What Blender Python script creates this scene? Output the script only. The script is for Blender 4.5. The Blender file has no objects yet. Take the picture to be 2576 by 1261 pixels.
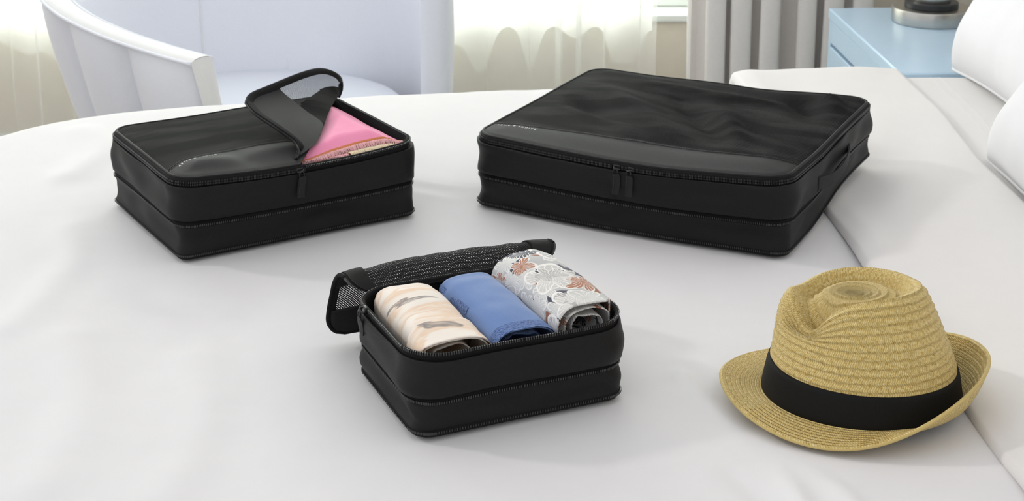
import bpy, math, random
import numpy as np
from mathutils import Vector, Matrix, noise

random.seed(7)
np.random.seed(7)
R = math.radians
PI = math.pi
scene = bpy.context.scene
col = scene.collection
B = 0.60          # height of the bed's top above the floor

# ------------------------------------------------------------------ camera
F_PX, CY_PX, PITCH, CAM_H = 4000.0, 200.0, 14.96, 0.77
cam = bpy.data.cameras.new('camera')
cam_o = bpy.data.objects.new('camera', cam)
col.objects.link(cam_o)
cam.sensor_fit = 'HORIZONTAL'
cam.sensor_width = 36.0
cam.lens = F_PX / 2576 * 36.0
cam.shift_y = -(630.5 - CY_PX) / 2576
cam_o.location = (0, 0, B + CAM_H)
cam_o.rotation_euler = (R(90 - PITCH), 0, 0)
cam.clip_start = 0.05
cam.clip_end = 100
cam.dof.use_dof = True
cam.dof.focus_distance = 1.80
cam.dof.aperture_fstop = 16
scene.camera = cam_o

# ------------------------------------------------------------------ world, sun, exposure
world = bpy.data.worlds.new('world')
scene.world = world
world.use_nodes = True
wn = world.node_tree.nodes['Background']
wn.inputs['Color'].default_value = (0.975, 0.978, 1.0, 1)
wn.inputs['Strength'].default_value = 0.91

sun = bpy.data.lights.new('sun', 'SUN')
sun_o = bpy.data.objects.new('sun', sun)
col.objects.link(sun_o)
sun.energy = 0.55
sun.angle = R(5)
sun.color = (1.0, 0.955, 0.90)
sun_dir = Vector((0.156, -0.05, -0.10))
sun_o.rotation_euler = sun_dir.to_track_quat('-Z', 'Y').to_euler()
sun_o.location = (-4, 3, 4)

# daylight falling in through the upper part of the window behind the bed
dl_ = bpy.data.lights.new('window_daylight', 'AREA')
dl_.shape = 'RECTANGLE'
dl_.size, dl_.size_y = 3.1, 1.70
dl_.energy = 128
dl_.color = (0.95, 0.975, 1.0)
dl_o = bpy.data.objects.new('window_daylight', dl_)
col.objects.link(dl_o)
dl_o.location = (-1.0, 4.52, 1.52)
dl_o.rotation_euler = (R(-75), 0, 0)

vs = scene.view_settings
vs.view_transform = 'Standard'
vs.look = 'None'
vs.exposure = 0.0
vs.gamma = 1.0
vs.use_curve_mapping = False


# ------------------------------------------------------------------ material helpers
class NT:
    def __init__(self, name):
        self.m = bpy.data.materials.new(name)
        self.m.use_nodes = True
        self.t = self.m.node_tree
        self.b = self.t.nodes['Principled BSDF']
        self.out = self.t.nodes['Material Output']

    def n(self, typ, **kw):
        nd = self.t.nodes.new(typ)
        for k, v in kw.items():
            if k.startswith('i_'):
                nd.inputs[k[2:].replace('_', ' ')].default_value = v
            else:
                setattr(nd, k, v)
        return nd

    def l(self, a, b):
        self.t.links.new(a, b)

    def math(self, op, a, b=None, c=None):
        nd = self.n('ShaderNodeMath', operation=op)
        for i, v in enumerate((a, b, c)):
            if v is None:
                continue
            if isinstance(v, (int, float)):
                nd.inputs[i].default_value = v
            else:
                self.l(v, nd.inputs[i])
        return nd.outputs[0]

    def mix(self, fac, a, b):
        nd = self.n('ShaderNodeMix', data_type='RGBA')
        for s, v in ((nd.inputs['Factor'], fac), (nd.inputs['A'], a), (nd.inputs['B'], b)):
            if isinstance(v, (int, float)):
                s.default_value = v
            elif isinstance(v, tuple):
                s.default_value = (*v, 1) if len(v) == 3 else v
            else:
                self.l(v, s)
        return nd.outputs['Result']

    def coord(self, which='Object', scale=None, rot=None, loc=None):
        tc = self.n('ShaderNodeTexCoord').outputs[which]
        if scale is None and rot is None and loc is None:
            return tc
        mp = self.n('ShaderNodeMapping')
        self.l(tc, mp.inputs['Vector'])
        if scale is not None:
            mp.inputs['Scale'].default_value = scale
        if rot is not None:
            mp.inputs['Rotation'].default_value = rot
        if loc is not None:
            mp.inputs['Location'].default_value = loc
        return mp.outputs[0]

    def noise(self, vec, scale=5, detail=3, rough=0.5, dist=0.0):
        nd = self.n('ShaderNodeTexNoise')
        self.l(vec, nd.inputs['Vector'])
        nd.inputs['Scale'].default_value = scale
        nd.inputs['Detail'].default_value = detail
        nd.inputs['Roughness'].default_value = rough
        nd.inputs['Distortion'].default_value = dist
        return nd.outputs['Fac']

    def ramp(self, fac, stops, interp='LINEAR'):
        nd = self.n('ShaderNodeValToRGB')
        nd.color_ramp.interpolation = interp
        e = nd.color_ramp.elements
        while len(e) < len(stops):
            e.new(0.5)
        for el, (p, c) in zip(e, stops):
            el.position = p
            el.color = (*c, 1) if len(c) == 3 else c
        self.l(fac, nd.inputs['Fac'])
        return nd.outputs['Color']

    def bump(self, h, strength=0.3, dist=0.001):
        nd = self.n('ShaderNodeBump')
        nd.inputs['Strength'].default_value = strength
        nd.inputs['Distance'].default_value = dist
        self.l(h, nd.inputs['Height'])
        self.l(nd.outputs[0], self.b.inputs['Normal'])
        return nd

    def base(self, c):
        if isinstance(c, tuple):
            self.b.inputs['Base Color'].default_value = (*c, 1)
        else:
            self.l(c, self.b.inputs['Base Color'])

    def set(self, rough=0.5, metal=0.0, spec=0.5, sheen=0.0, sheen_rough=0.5):
        self.b.inputs['Roughness'].default_value = rough
        self.b.inputs['Metallic'].default_value = metal
        self.b.inputs['Specular IOR Level'].default_value = spec
        self.b.inputs['Sheen Weight'].default_value = sheen
        self.b.inputs['Sheen Roughness'].default_value = sheen_rough


M = {}


def weave(t, vec, k):
    """fine over-under weave height from a vector (metres)"""
    sp = t.n('ShaderNodeSeparateXYZ')
    t.l(vec, sp.inputs[0])
    a = t.math('SINE', t.math('MULTIPLY', sp.outputs[0], k))
    b = t.math('SINE', t.math('MULTIPLY', sp.outputs[1], k))
    return t.math('MULTIPLY', a, b)


def cloth(name, c, rough=0.85, nscale=60, bump=0.15, vary=0.04, sheen=0.15, wk=0, spec=0.25):
    t = NT(name)
    v = t.coord('Object')
    f = t.noise(v, nscale, 4)
    lo = tuple(max(0, x * (1 - vary)) for x in c)
    hi = tuple(min(1, x * (1 + vary)) for x in c)
    t.base(t.mix(f, lo, hi))
    t.set(rough, 0, spec, sheen)
    if wk:
        t.bump(weave(t, v, wk), bump, 0.0006)
    else:
        t.bump(f, bump, 0.001)
    M[name] = t.m
    return t


cloth('duvet_white', (0.770, 0.762, 0.768), 0.8, 30, 0.10, 0.015, 0.1)
cloth('sheet_white', (0.765, 0.745, 0.73), 0.8, 30, 0.10, 0.015, 0.1)
cloth('pillow_white', (0.80, 0.80, 0.82), 0.8, 25, 0.12, 0.015, 0.1)
cloth('mattress_white', (0.75, 0.74, 0.72), 0.9)
cloth('nylon', (0.0088, 0.0088, 0.0090), 0.56, 900, 0.25, 0.10, 0.02, spec=0.19)
cloth('nylon_light', (0.017, 0.017, 0.0174), 0.62, 1100, 0.4, 0.14, 0.02, spec=0.2)
cloth('tape_black', (0.0075, 0.0075, 0.008), 0.75, 700, 0.3, 0.15, 0.01, spec=0.15)
cloth('lining_black', (0.010, 0.010, 0.010), 0.9, 300, 0.3, 0.15, 0.0, spec=0.08)
cloth('ribbon_black', (0.0085, 0.0083, 0.008), 0.7, 500, 0.2, 0.1, 0.02, 6000, spec=0.15)
cloth('chair_fabric', (0.82, 0.84, 0.905), 0.9, 420, 0.35, 0.05, 0.3)
cloth('chair_trim', (0.82, 0.82, 0.82), 0.9, 420, 0.35, 0.05, 0.3)
cloth('seat_fabric', (0.72, 0.75, 0.83), 0.9, 420, 0.3, 0.05, 0.3)
cloth('drape_fabric', (0.87, 0.835, 0.80), 0.9, 120, 0.2, 0.04, 0.15)
t = NT('lace_blue')
v = t.coord('Object')
vo = t.n('ShaderNodeTexVoronoi')
vo.inputs['Scale'].default_value = 420
t.l(v, vo.inputs['Vector'])
t.base(t.ramp(vo.outputs['Distance'], [(0.15, (0.035, 0.075, 0.21)), (0.45, (0.105, 0.185, 0.42))]))
t.set(0.9, 0, 0.2, 0.2)
t.bump(vo.outputs['Distance'], 0.8, 0.002)
M['lace_blue'] = t.m
cloth('hem_rust', (0.60, 0.20, 0.085), 0.9, 300, 0.3, 0.08, 0.1)
cloth('thread_pink', (0.93, 0.50, 0.52), 0.9, 300, 0.2, 0.2, 0.1)
cloth('thread_cream', (0.90, 0.73, 0.52), 0.9, 300, 0.2, 0.2, 0.1)
cloth('scarf_mustard', (0.62, 0.30, 0.06), 0.9, 300, 0.2, 0.1, 0.1)
cloth('scarf_red', (0.55, 0.12, 0.07), 0.9, 300, 0.2, 0.1, 0.1)


def plain(name, c, rough=0.5, metal=0.0, spec=0.5):
    t = NT(name)
    v = t.coord('Object')
    f = t.noise(v, 40, 3)
    t.base(t.mix(f, tuple(x * 0.97 for x in c), tuple(min(1, x * 1.03) for x in c)))
    t.set(rough, metal, spec)
    M[name] = t.m
    return t


plain('print_white', (0.80, 0.80, 0.80), 0.6)
plain('teeth_black', (0.026, 0.026, 0.027), 0.35)
plain('metal_black', (0.02, 0.02, 0.02), 0.3, 0.4)
plain('blue_lacquer', (0.54, 0.72, 0.88), 0.28)
plain('wall_paint', (0.74, 0.68, 0.585), 0.8)
plain('wall_warm', (0.74, 0.72, 0.69), 0.8)
plain('frame_white', (0.74, 0.77, 0.74), 0.5)
plain('dark_rubber', (0.02, 0.022, 0.025), 0.35)
plain('balcony_tile', (0.60, 0.54, 0.45), 0.7)
plain('lamp_shade', (0.80, 0.77, 0.70), 0.8)
plain('wood_dark', (0.06, 0.045, 0.035), 0.5)

t = NT('carpet')
v = t.coord('Object')
f = t.noise(v, 300, 4)
t.base(t.mix(f, (0.30, 0.27, 0.23), (0.42, 0.38, 0.33)))
t.set(0.95)
t.bump(f, 0.5, 0.004)
M['carpet'] = t.m

# brushed nickel
t = NT('brushed_nickel')
v = t.coord('Object', (1, 1, 60))
f = t.noise(v, 14, 3)
t.base(t.mix(f, (0.50, 0.48, 0.45), (0.62, 0.60, 0.56)))
t.set(0.3, 1.0)
t.bump(f, 0.08, 0.001)
M['brushed_nickel'] = t.m

# glass: clear pane with a weak reflection
t = NT('window_glass')
tr = t.n('ShaderNodeBsdfTransparent')
tr.inputs['Color'].default_value = (0.965, 0.985, 0.97, 1)
gl = t.n('ShaderNodeBsdfGlossy')
gl.inputs['Roughness'].default_value = 0.03
mx = t.n('ShaderNodeMixShader')
mx.inputs[0].default_value = 0.05
t.l(tr.outputs[0], mx.inputs[1])
t.l(gl.outputs[0], mx.inputs[2])
t.l(mx.outputs[0], t.out.inputs['Surface'])
M['window_glass'] = t.m

# sheer voile: part see-through, part scattering
t = NT('sheer_voile')
v = t.coord('UV')
tr = t.n('ShaderNodeBsdfTransparent')
tl = t.n('ShaderNodeBsdfTranslucent')
df = t.n('ShaderNodeBsdfDiffuse')
tl.inputs['Color'].default_value = (0.95, 0.95, 0.92, 1)
df.inputs['Color'].default_value = (0.95, 0.95, 0.92, 1)
m1 = t.n('ShaderNodeMixShader')
m1.inputs[0].default_value = 0.55
t.l(df.outputs[0], m1.inputs[1])
t.l(tl.outputs[0], m1.inputs[2])
m2 = t.n('ShaderNodeMixShader')
wv = t.math('MULTIPLY_ADD', weave(t, v, 4000), 0.05, 0.40)
t.l(wv, m2.inputs[0])
t.l(tr.outputs[0], m2.inputs[1])
t.l(m1.outputs[0], m2.inputs[2])
t.l(m2.outputs[0], t.out.inputs['Surface'])
M['sheer_voile'] = t.m
t = NT('sheer_sunlit')  # cream that puts the sunlit zone of the sheer into colour
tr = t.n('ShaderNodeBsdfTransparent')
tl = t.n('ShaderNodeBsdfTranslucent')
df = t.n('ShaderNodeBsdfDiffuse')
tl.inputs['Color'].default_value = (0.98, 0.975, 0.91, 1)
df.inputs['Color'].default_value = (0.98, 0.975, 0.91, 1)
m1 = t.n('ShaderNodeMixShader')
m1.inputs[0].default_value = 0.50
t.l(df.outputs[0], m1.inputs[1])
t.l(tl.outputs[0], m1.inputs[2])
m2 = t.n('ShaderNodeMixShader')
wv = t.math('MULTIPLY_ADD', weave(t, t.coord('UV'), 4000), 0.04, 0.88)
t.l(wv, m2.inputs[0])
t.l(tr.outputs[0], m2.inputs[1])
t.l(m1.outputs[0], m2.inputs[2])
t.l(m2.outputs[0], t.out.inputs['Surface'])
M['sheer_sunlit'] = t.m


def hole_mesh(name, k, thr, c=(0.012, 0.012, 0.012)):
    """open polyester mesh: staggered round holes cut through the cloth"""
    t = NT(name)
    v = t.coord('UV')
    w = weave(t, v, k)
    hole = t.math('GREATER_THAN', w, thr)
    t.base(c)
    t.set(0.7, 0, 0.15, 0.0)
    tr = t.n('ShaderNodeBsdfTransparent')
    mx = t.n('ShaderNodeMixShader')
    t.l(hole, mx.inputs[0])
    t.l(t.b.outputs[0], mx.inputs[1])
    t.l(tr.outputs[0], mx.inputs[2])
    t.l(mx.outputs[0], t.out.inputs['Surface'])
    M[name] = t.m


hole_mesh('mesh_open', 2 * PI / 0.0028, 0.10)
hole_mesh('mesh_wide', 2 * PI / 0.0030, 0.42)

# closed lids: mesh lying on a dark filling
t = NT('mesh_lid')
v = t.coord('Object', rot=(0, 0, R(35)))
w = weave(t, v, 2 * PI / 0.0026)
f = t.ramp(t.noise(t.coord('Object', (4.5, 17, 6), (0, 0, R(42))), 1.6, 3, 0.5, 0.4), [(0.42, (0, 0, 0)), (0.68, (1, 1, 1))])
c0 = t.mix(f, (0.006, 0.006, 0.006), (0.010, 0.010, 0.010))
c1 = t.mix(f, (0.010, 0.010, 0.010), (0.058, 0.058, 0.057))
g = t.math('MULTIPLY_ADD', w, 0.5, 0.5)
t.base(t.mix(g, c0, c1))
t.set(0.72, 0, 0.05, 0.0)
t.bump(w, 0.5, 0.0008)
M['mesh_lid'] = t.m

# pink scarf
t = NT('scarf_pink')
v = t.coord('Object')
f = t.noise(v, 18, 4)
wv = t.noise(t.coord('Object', (1, 8, 1)), 160, 2)
t.base(t.mix(f, (0.90, 0.27, 0.46), (0.95, 0.33, 0.52)))
t.set(0.9, 0, 0.2, 0.3)
t.bump(wv, 0.25, 0.001)
M['scarf_pink'] = t.m

# cream marbled jersey (UV: x across, y along, metres)
t = NT('marbled_cream')
v = t.coord('UV', (9, 26, 1), (0, 0, R(12)))
f1 = t.noise(v, 1.3, 3, 0.5, 0.9)
f2 = t.noise(t.coord('UV', (7, 30, 1), (0, 0, R(14)), (3.1, 1.7, 0)), 1.0, 3, 0.55, 0.8)
cc = t.ramp(f1, [(0.30, (0.86, 0.80, 0.72)), (0.46, (0.84, 0.76, 0.67)), (0.56, (0.80, 0.60, 0.44)), (0.63, (0.86, 0.79, 0.71))])
mask = t.ramp(f2, [(0.60, (0, 0, 0)), (0.635, (1, 1, 1)), (0.70, (0.4, 0.4, 0.4))])
t.base(t.mix(mask, cc, (0.27, 0.235, 0.225)))
t.set(0.75, 0, 0.25, 0.15)
M['marbled_cream'] = t.m

# blue jersey
t = NT('jersey_blue')
v = t.coord('UV')
f = t.noise(v, 900, 3)
f0 = t.noise(v, 30, 3)
t.base(t.mix(f, (0.10, 0.185, 0.42), t.mix(f0, (0.145, 0.25, 0.50), (0.16, 0.27, 0.53))))
t.set(0.9, 0, 0.2, 0.35)
t.bump(f, 0.3, 0.0006)
M['jersey_blue'] = t.m

# floral print: five-petalled line flowers over grey, navy and rust patches
t = NT('floral_print')
uv = t.coord('UV')
wob = t.n('ShaderNodeTexNoise')
t.l(uv, wob.inputs['Vector'])
wob.inputs['Scale'].default_value = 60
wadd = t.n('ShaderNodeVectorMath', operation='MULTIPLY_ADD')
t.l(wob.outputs['Color'], wadd.inputs[0])
wadd.inputs[1].default_value = (0.008, 0.008, 0)
t.l(uv, wadd.inputs[2])


def flowers(scale, loc, petals, vein):
    mp = t.n('ShaderNodeMapping')
    t.l(wadd.outputs[0], mp.inputs['Vector'])
    mp.inputs['Location'].default_value = loc
    vo = t.n('ShaderNodeTexVoronoi', voronoi_dimensions='2D')
    vo.inputs['Scale'].default_value = scale
    vo.inputs['Randomness'].default_value = 0.85
    t.l(mp.outputs[0], vo.inputs['Vector'])
    sub = t.n('ShaderNodeVectorMath', operation='SUBTRACT')
    t.l(mp.outputs[0], sub.inputs[0])
    t.l(vo.outputs['Position'], sub.inputs[1])
    sc = t.n('ShaderNodeVectorMath', operation='SCALE')
    t.l(sub.outputs[0], sc.inputs[0])
    sc.inputs['Scale'].default_value = scale
    sp = t.n('ShaderNodeSeparateXYZ')
    t.l(sc.outputs[0], sp.inputs[0])
    rad = t.n('ShaderNodeVectorMath', operation='LENGTH')
    t.l(sc.outputs[0], rad.inputs[0])
    ang = t.math('ARCTAN2', sp.outputs[1], sp.outputs[0])
    sc2 = t.n('ShaderNodeSeparateColor')
    t.l(vo.outputs['Color'], sc2.inputs[0])
    ang = t.math('ADD', ang, t.math('MULTIPLY', sc2.outputs[1], 6.0))
    lob = t.math('ABSOLUTE', t.math('SINE', t.math('MULTIPLY', ang, petals / 2)))
    edge = t.math('MULTIPLY_ADD', t.math('POWER', lob, 0.6), 0.36, 0.20)
    d = t.math('SUBTRACT', rad.outputs['Value'], edge)
    line = t.math('LESS_THAN', t.math('ABSOLUTE', d), 0.028)
    ins = t.math('LESS_THAN', d, 0.0)
    vn = t.math('LESS_THAN', t.math('ABSOLUTE', t.math('SINE', t.math('MULTIPLY', ang, vein))), 0.26)
    vn = t.math('MULTIPLY', vn, ins)
    vn = t.math('MULTIPLY', vn, t.math('GREATER_THAN', rad.outputs['Value'], 0.08))
    return sc2.outputs[0], ins, t.math('MAXIMUM', line, vn)


bgn = t.noise(t.coord('UV', loc=(2.3, 0.9, 0)), 26, 2)
bg = t.ramp(bgn, [(0.0, (0.05, 0.055, 0.085)), (0.42, (0.055, 0.06, 0.09)), (0.45, (0.50, 0.50, 0.50)), (0.60, (0.56, 0.56, 0.55)), (0.63, (0.30, 0.13, 0.075))])
ra, ia, la = flowers(27, (0.31, 0.12, 0), 5, 11)
fa = t.ramp(ra, [(0.0, (0.055, 0.06, 0.09)), (0.26, (0.60, 0.60, 0.58)), (0.58, (0.42, 0.20, 0.125)), (0.76, (0.66, 0.65, 0.62))], 'CONSTANT')
c = t.mix(ia, bg, fa)
c = t.mix(la, c, (0.84, 0.82, 0.78))
rb, ib, lb = flowers(16, (0.77, 0.53, 0), 5, 16)
sel = t.math('GREATER_THAN', rb, 0.45)
c = t.mix(t.math('MULTIPLY', ib, t.math('MULTIPLY', sel, 0.65)), c, t.ramp(rb, [(0.0, (0.5, 0.5, 0.5)), (0.72, (0.05, 0.055, 0.085)), (0.84, (0.62, 0.60, 0.57))], 'CONSTANT'))
c = t.mix(t.math('MULTIPLY', lb, sel), c, (0.86, 0.84, 0.80))
t.base(c)
t.set(0.7, 0, 0.3, 0.1)
M['floral_print'] = t.m

# straw braid (UV: x = metres round the hat, y = braid row number)
t = NT('straw_braid')
uv = t.coord('UV')
sp = t.n('ShaderNodeSeparateXYZ')
t.l(uv, sp.inputs[0])
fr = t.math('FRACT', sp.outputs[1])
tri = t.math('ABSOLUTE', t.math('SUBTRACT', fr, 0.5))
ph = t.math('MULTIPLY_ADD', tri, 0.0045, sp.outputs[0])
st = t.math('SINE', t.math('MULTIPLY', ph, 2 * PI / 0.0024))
cmb = t.n('ShaderNodeCombineXYZ')
t.l(t.math('MULTIPLY', sp.outputs[0], 280), cmb.inputs[0])
t.l(t.math('MULTIPLY', sp.outputs[1], 3.0), cmb.inputs[1])
f = t.noise(cmb.outputs[0], 1.0, 3, 0.6)
edge = t.math('POWER', t.math('MULTIPLY', tri, 2.0), 5.0)
hh = t.math('ADD', t.math('MULTIPLY', st, 0.28), t.math('MULTIPLY', f, 0.7))
hh = t.math('SUBTRACT', hh, t.math('MULTIPLY', edge, 0.6))
cs = t.ramp(f, [(0.28, (0.48, 0.31, 0.07)), (0.45, (0.74, 0.54, 0.18)), (0.60, (0.85, 0.67, 0.29)), (0.75, (0.92, 0.79, 0.46))])
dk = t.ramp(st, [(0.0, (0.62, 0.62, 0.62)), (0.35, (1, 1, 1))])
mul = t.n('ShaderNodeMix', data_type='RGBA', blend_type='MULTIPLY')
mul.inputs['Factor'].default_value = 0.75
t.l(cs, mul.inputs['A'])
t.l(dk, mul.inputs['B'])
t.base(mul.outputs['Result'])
t.set(0.6, 0, 0.35, 0.1)
t.bump(hh, 0.8, 0.0010)
M['straw_braid'] = t.m


# ------------------------------------------------------------------ object helpers
def empty(name, loc, rz=0.0):
    o = bpy.data.objects.new(name, None)
    o.empty_display_size = 0.05
    col.objects.link(o)
    o.location = loc
    o.rotation_euler = (0, 0, rz)
    return o


def tag(o, label, cat=None, group=None, kind=None):
    if label:
        o['label'] = label
    if cat:
        o['category'] = cat
    if group:
        o['group'] = group
    if kind:
        o['kind'] = kind
    return o


def mesh(name, verts, faces, mat, parent=None, uv=None, smooth=True, kind=None):
    me = bpy.data.meshes.new(name)
    me.from_pydata([tuple(map(float, p)) for p in verts], [], [tuple(map(int, q)) for q in faces])
    me.materials.append(M[mat] if isinstance(mat, str) else mat)
    if uv is not None:
        ul = me.uv_layers.new(name='UVMap')
        li = np.empty(len(me.loops), dtype=np.int32)
        me.loops.foreach_get('vertex_index', li)
        ul.data.foreach_set('uv', np.asarray(uv, dtype=np.float32)[li].ravel())
    if smooth:
        me.polygons.foreach_set('use_smooth', [True] * len(me.polygons))
    me.validate()
    me.update()
    o = bpy.data.objects.new(name, me)
    col.objects.link(o)
    if parent:
        o.parent = parent
    if kind:
        o['kind'] = kind
    return o


def grid_faces(nu, nv, wrap_u=False, wrap_v=False, flip=False, off=0):
    """vertex index = i*nv + j, i in 0..nu-1, j in 0..nv-1"""
    fs = []
    for i in range(nu if wrap_u else nu - 1):
        a = i * nv
        b = ((i + 1) % nu) * nv
        for j in range(nv if wrap_v else nv - 1):
            k = (j + 1) % nv
            q = (off + a + j, off + b + j, off + b + k, off + a + k)
            fs.append(q[::-1] if flip else q)
    return fs


class MB:
    def __init__(self):
        self.v, self.f = [], []

    def add(self, vs, fs):
        o = len(self.v)
        self.v += [tuple(p) for p in vs]
        self.f += [tuple(i + o for i in q) for q in fs]

    def box(self, c, s, mat=None, bev=0.0):
        hx, hy, hz = s[0] / 2, s[1] / 2, s[2] / 2
        if bev <= 0:
            P = [(x, y, z) for x in (-hx, hx) for y in (-hy, hy) for z in (-hz, hz)]
            Fc = [(0, 1, 3, 2), (4, 6, 7, 5), (0, 4, 5, 1), (2, 3, 7, 6), (0, 2, 6, 4), (1, 5, 7, 3)]
        else:
            P, idx = [], {}
            for sx in (-1, 1):
                for sy in (-1, 1):
                    for sz in (-1, 1):
                        for ax in range(3):
                            p = [sx * (hx - bev), sy * (hy - bev), sz * (hz - bev)]
                            p[ax] = (sx, sy, sz)[ax] * (hx, hy, hz)[ax]
                            idx[(sx, sy, sz, ax)] = len(P)
                            P.append(tuple(p))
            Fc = []
            for ax in range(3):
                o1, o2 = [k for k in range(3) if k != ax]
                for s0 in (-1, 1):
                    q = []
                    for a, b in ((-1, -1), (1, -1), (1, 1), (-1, 1)):
                        sg = [0, 0, 0]
                        sg[ax], sg[o1], sg[o2] = s0, a, b
                        q.append(idx[(*sg, ax)])
                    Fc.append(tuple(q))
            for ax in range(3):           # edge bevels
                o1, o2 = [k for k in range(3) if k != ax]
                for a in (-1, 1):
                    for b in (-1, 1):
                        q = []
                        for s0, w in ((-1, o1), (-1, o2), (1, o2), (1, o1)):
                            sg = [0, 0, 0]
                            sg[ax], sg[o1], sg[o2] = s0, a, b
                            q.append(idx[(*sg, w)])
                        Fc.append(tuple(q))
            for sx in (-1, 1):
                for sy in (-1, 1):
                    for sz in (-1, 1):
                        Fc.append(tuple(idx[(sx, sy, sz, ax)] for ax in range(3)))
        P = [Vector(p) for p in P]
        if mat is not None:
            P = [mat @ p for p in P]
        c = Vector(c)
        self.add([p + c for p in P], Fc)
        return self

    def tube(self, pts, r, n=8, closed=False, flat=1.0):
        pts = [Vector(p) for p in pts]
        m = len(pts)
        rs = r if isinstance(r, (list, tuple)) else [r] * m
        V = []
        for i, p in enumerate(pts):
            a = pts[(i - 1) % m] if (closed or i > 0) else p
            b = pts[(i + 1) % m] if (closed or i < m - 1) else p
            d = (b - a).normalized()
            up = Vector((0, 0, 1)) if abs(d.z) < 0.9 else Vector((0, 1, 0))
            s = d.cross(up).normalized()
            u = s.cross(d).normalized()
            for k in range(n):
                t_ = 2 * PI * k / n
                V.append(p + s * (rs[i] * math.cos(t_)) + u * (rs[i] * flat * math.sin(t_)))
        Fc = grid_faces(m, n, closed, True)
        if not closed:
            Fc.append(tuple(range(n)))
            Fc.append(tuple(reversed(range((m - 1) * n, m * n))))
        self.add(V, Fc)
        return self

    def lathe(self, prof, n=48, c=(0, 0, 0), cap=True):
        V = []
        for (r, z) in prof:
            for k in range(n):
                V.append((c[0] + r * math.cos(2 * PI * k / n), c[1] + r * math.sin(2 * PI * k / n), c[2] + z))
        Fc = grid_faces(len(prof), n, False, True, flip=True)
        if cap:
            Fc.append(tuple(reversed(range(n))))
            Fc.append(tuple(range((len(prof) - 1) * n, len(prof) * n)))
        self.add(V, Fc)
        return self

    def build(self, name, mat, parent=None, smooth=False, kind=None):
        o = mesh(name, self.v, self.f, mat, parent, None, smooth, kind)
        return o


def smooth_by_angle(o, ang=35):
    me = o.data
    me.polygons.foreach_set('use_smooth', [True] * len(me.polygons))
    try:
        me.set_sharp_from_angle(angle=R(ang))
    except Exception:
        pass
    return o


def sstep(a, b, x):
    t_ = np.clip((np.asarray(x, float) - a) / (b - a), 0, 1)
    return t_ * t_ * (3 - 2 * t_)


def catmull(P, n, closed=False):
    P = np.asarray(P, float)
    m = len(P)
    out = []
    segs = m if closed else m - 1
    for i in range(segs):
        if closed:
            p0, p1, p2, p3 = P[(i - 1) % m], P[i], P[(i + 1) % m], P[(i + 2) % m]
        else:
            p0 = P[max(i - 1, 0)]; p1 = P[i]; p2 = P[i + 1]; p3 = P[min(i + 2, m - 1)]
        for k in range(n):
            t_ = k / n
            out.append(0.5 * ((2 * p1) + (-p0 + p2) * t_ + (2 * p0 - 5 * p1 + 4 * p2 - p3) * t_ ** 2 + (-p0 + 3 * p1 - 3 * p2 + p3) * t_ ** 3))
    if not closed:
        out.append(P[-1])
    return np.array(out)


def resample(P, n, closed=False):
    P = np.asarray(P, float)
    Q = np.vstack([P, P[:1]]) if closed else P
    d = np.r_[0, np.cumsum(np.linalg.norm(np.diff(Q, axis=0), axis=1))]
    s = np.linspace(0, d[-1], n + (1 if closed else 0))
    if closed:
        s = s[:-1]
    return np.stack([np.interp(s, d, Q[:, k]) for k in range(Q.shape[1])], 1)


def nz(x, y, z=0.0):
    return noise.noise(Vector((x, y, z)))


# ------------------------------------------------------------------ room
WALL_Y = 4.16
o = MB().box((0, 1.5, -0.02), (9, 7, 0.04)).build('floor', 'carpet')
tag(o, 'beige carpeted floor around the bed', kind='structure')
# back wall: low wall under the window, piers at the sides, lintel above
WX0, WX1, SILL, HEAD = -2.6, 0.56, 0.42, 2.35
wb = MB()
wb.box((0, WALL_Y + 0.09, SILL / 2), (9, 0.18, SILL))
wb.box(((WX1 + 4.5) / 2, WALL_Y + 0.09, (SILL + HEAD) / 2), (4.5 - WX1, 0.18, HEAD - SILL))
wb.box(((WX0 - 4.5) / 2, WALL_Y + 0.09, (SILL + HEAD) / 2), (4.5 + WX0, 0.18, HEAD - SILL))
wb.box((0, WALL_Y + 0.09, (HEAD + 2.7) / 2), (9, 0.18, 2.7 - HEAD))
o = wb.build('wall_back', 'wall_paint')
tag(o, 'beige back wall around the window', kind='structure')
o = MB().box((1.42, 1.5, 1.35), (0.12, 5.5, 2.7)).build('wall_right', 'wall_warm')
tag(o, 'pale wall behind the headboard', kind='structure')
o = MB().box((-0.0, WALL_Y - 0.012, 0.055), (2.8, 0.024, 0.11), bev=0.004).build('baseboard_back', 'frame_white')
tag(o, 'pale baseboard under the window', kind='structure')
# window
win = empty('window_1', (0, WALL_Y, 0))
tag(win, 'wide window behind the sheer curtain', kind='structure')
MB().box(((WX0 + WX1) / 2, 0.055, SILL + 0.012), (WX1 - WX0, 0.15, 0.024), bev=0.005).build('window_sill', 'frame_white', win)
fr = MB()
for x in (WX0 + 0.03, WX1 - 0.03):
    fr.box((x, 0.10, (SILL + HEAD) / 2), (0.06, 0.06, HEAD - SILL), bev=0.006)
fr.box(((WX0 + WX1) / 2, 0.10, HEAD - 0.03), (WX1 - WX0, 0.06, 0.06), bev=0.006)
fr.box(((WX0 + WX1) / 2, 0.10, SILL + 0.05), (WX1 - WX0, 0.06, 0.055), bev=0.006)
fr.build('window_frame', 'frame_white', win)
for x in (-1.62, -0.55):
    MB().box((x, 0.10, (SILL + HEAD) / 2), (0.05, 0.05, HEAD - SILL), bev=0.006).build('mullion', 'frame_white', win)
for a, b in ((WX0 + 0.06, -1.645), (-1.595, -0.575), (-0.525, WX1 - 0.06)):
    MB().box(((a + b) / 2, 0.10, (SILL + HEAD) / 2), (b - a, 0.006, HEAD - SILL - 0.1)).build('pane', 'window_glass', win)
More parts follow.
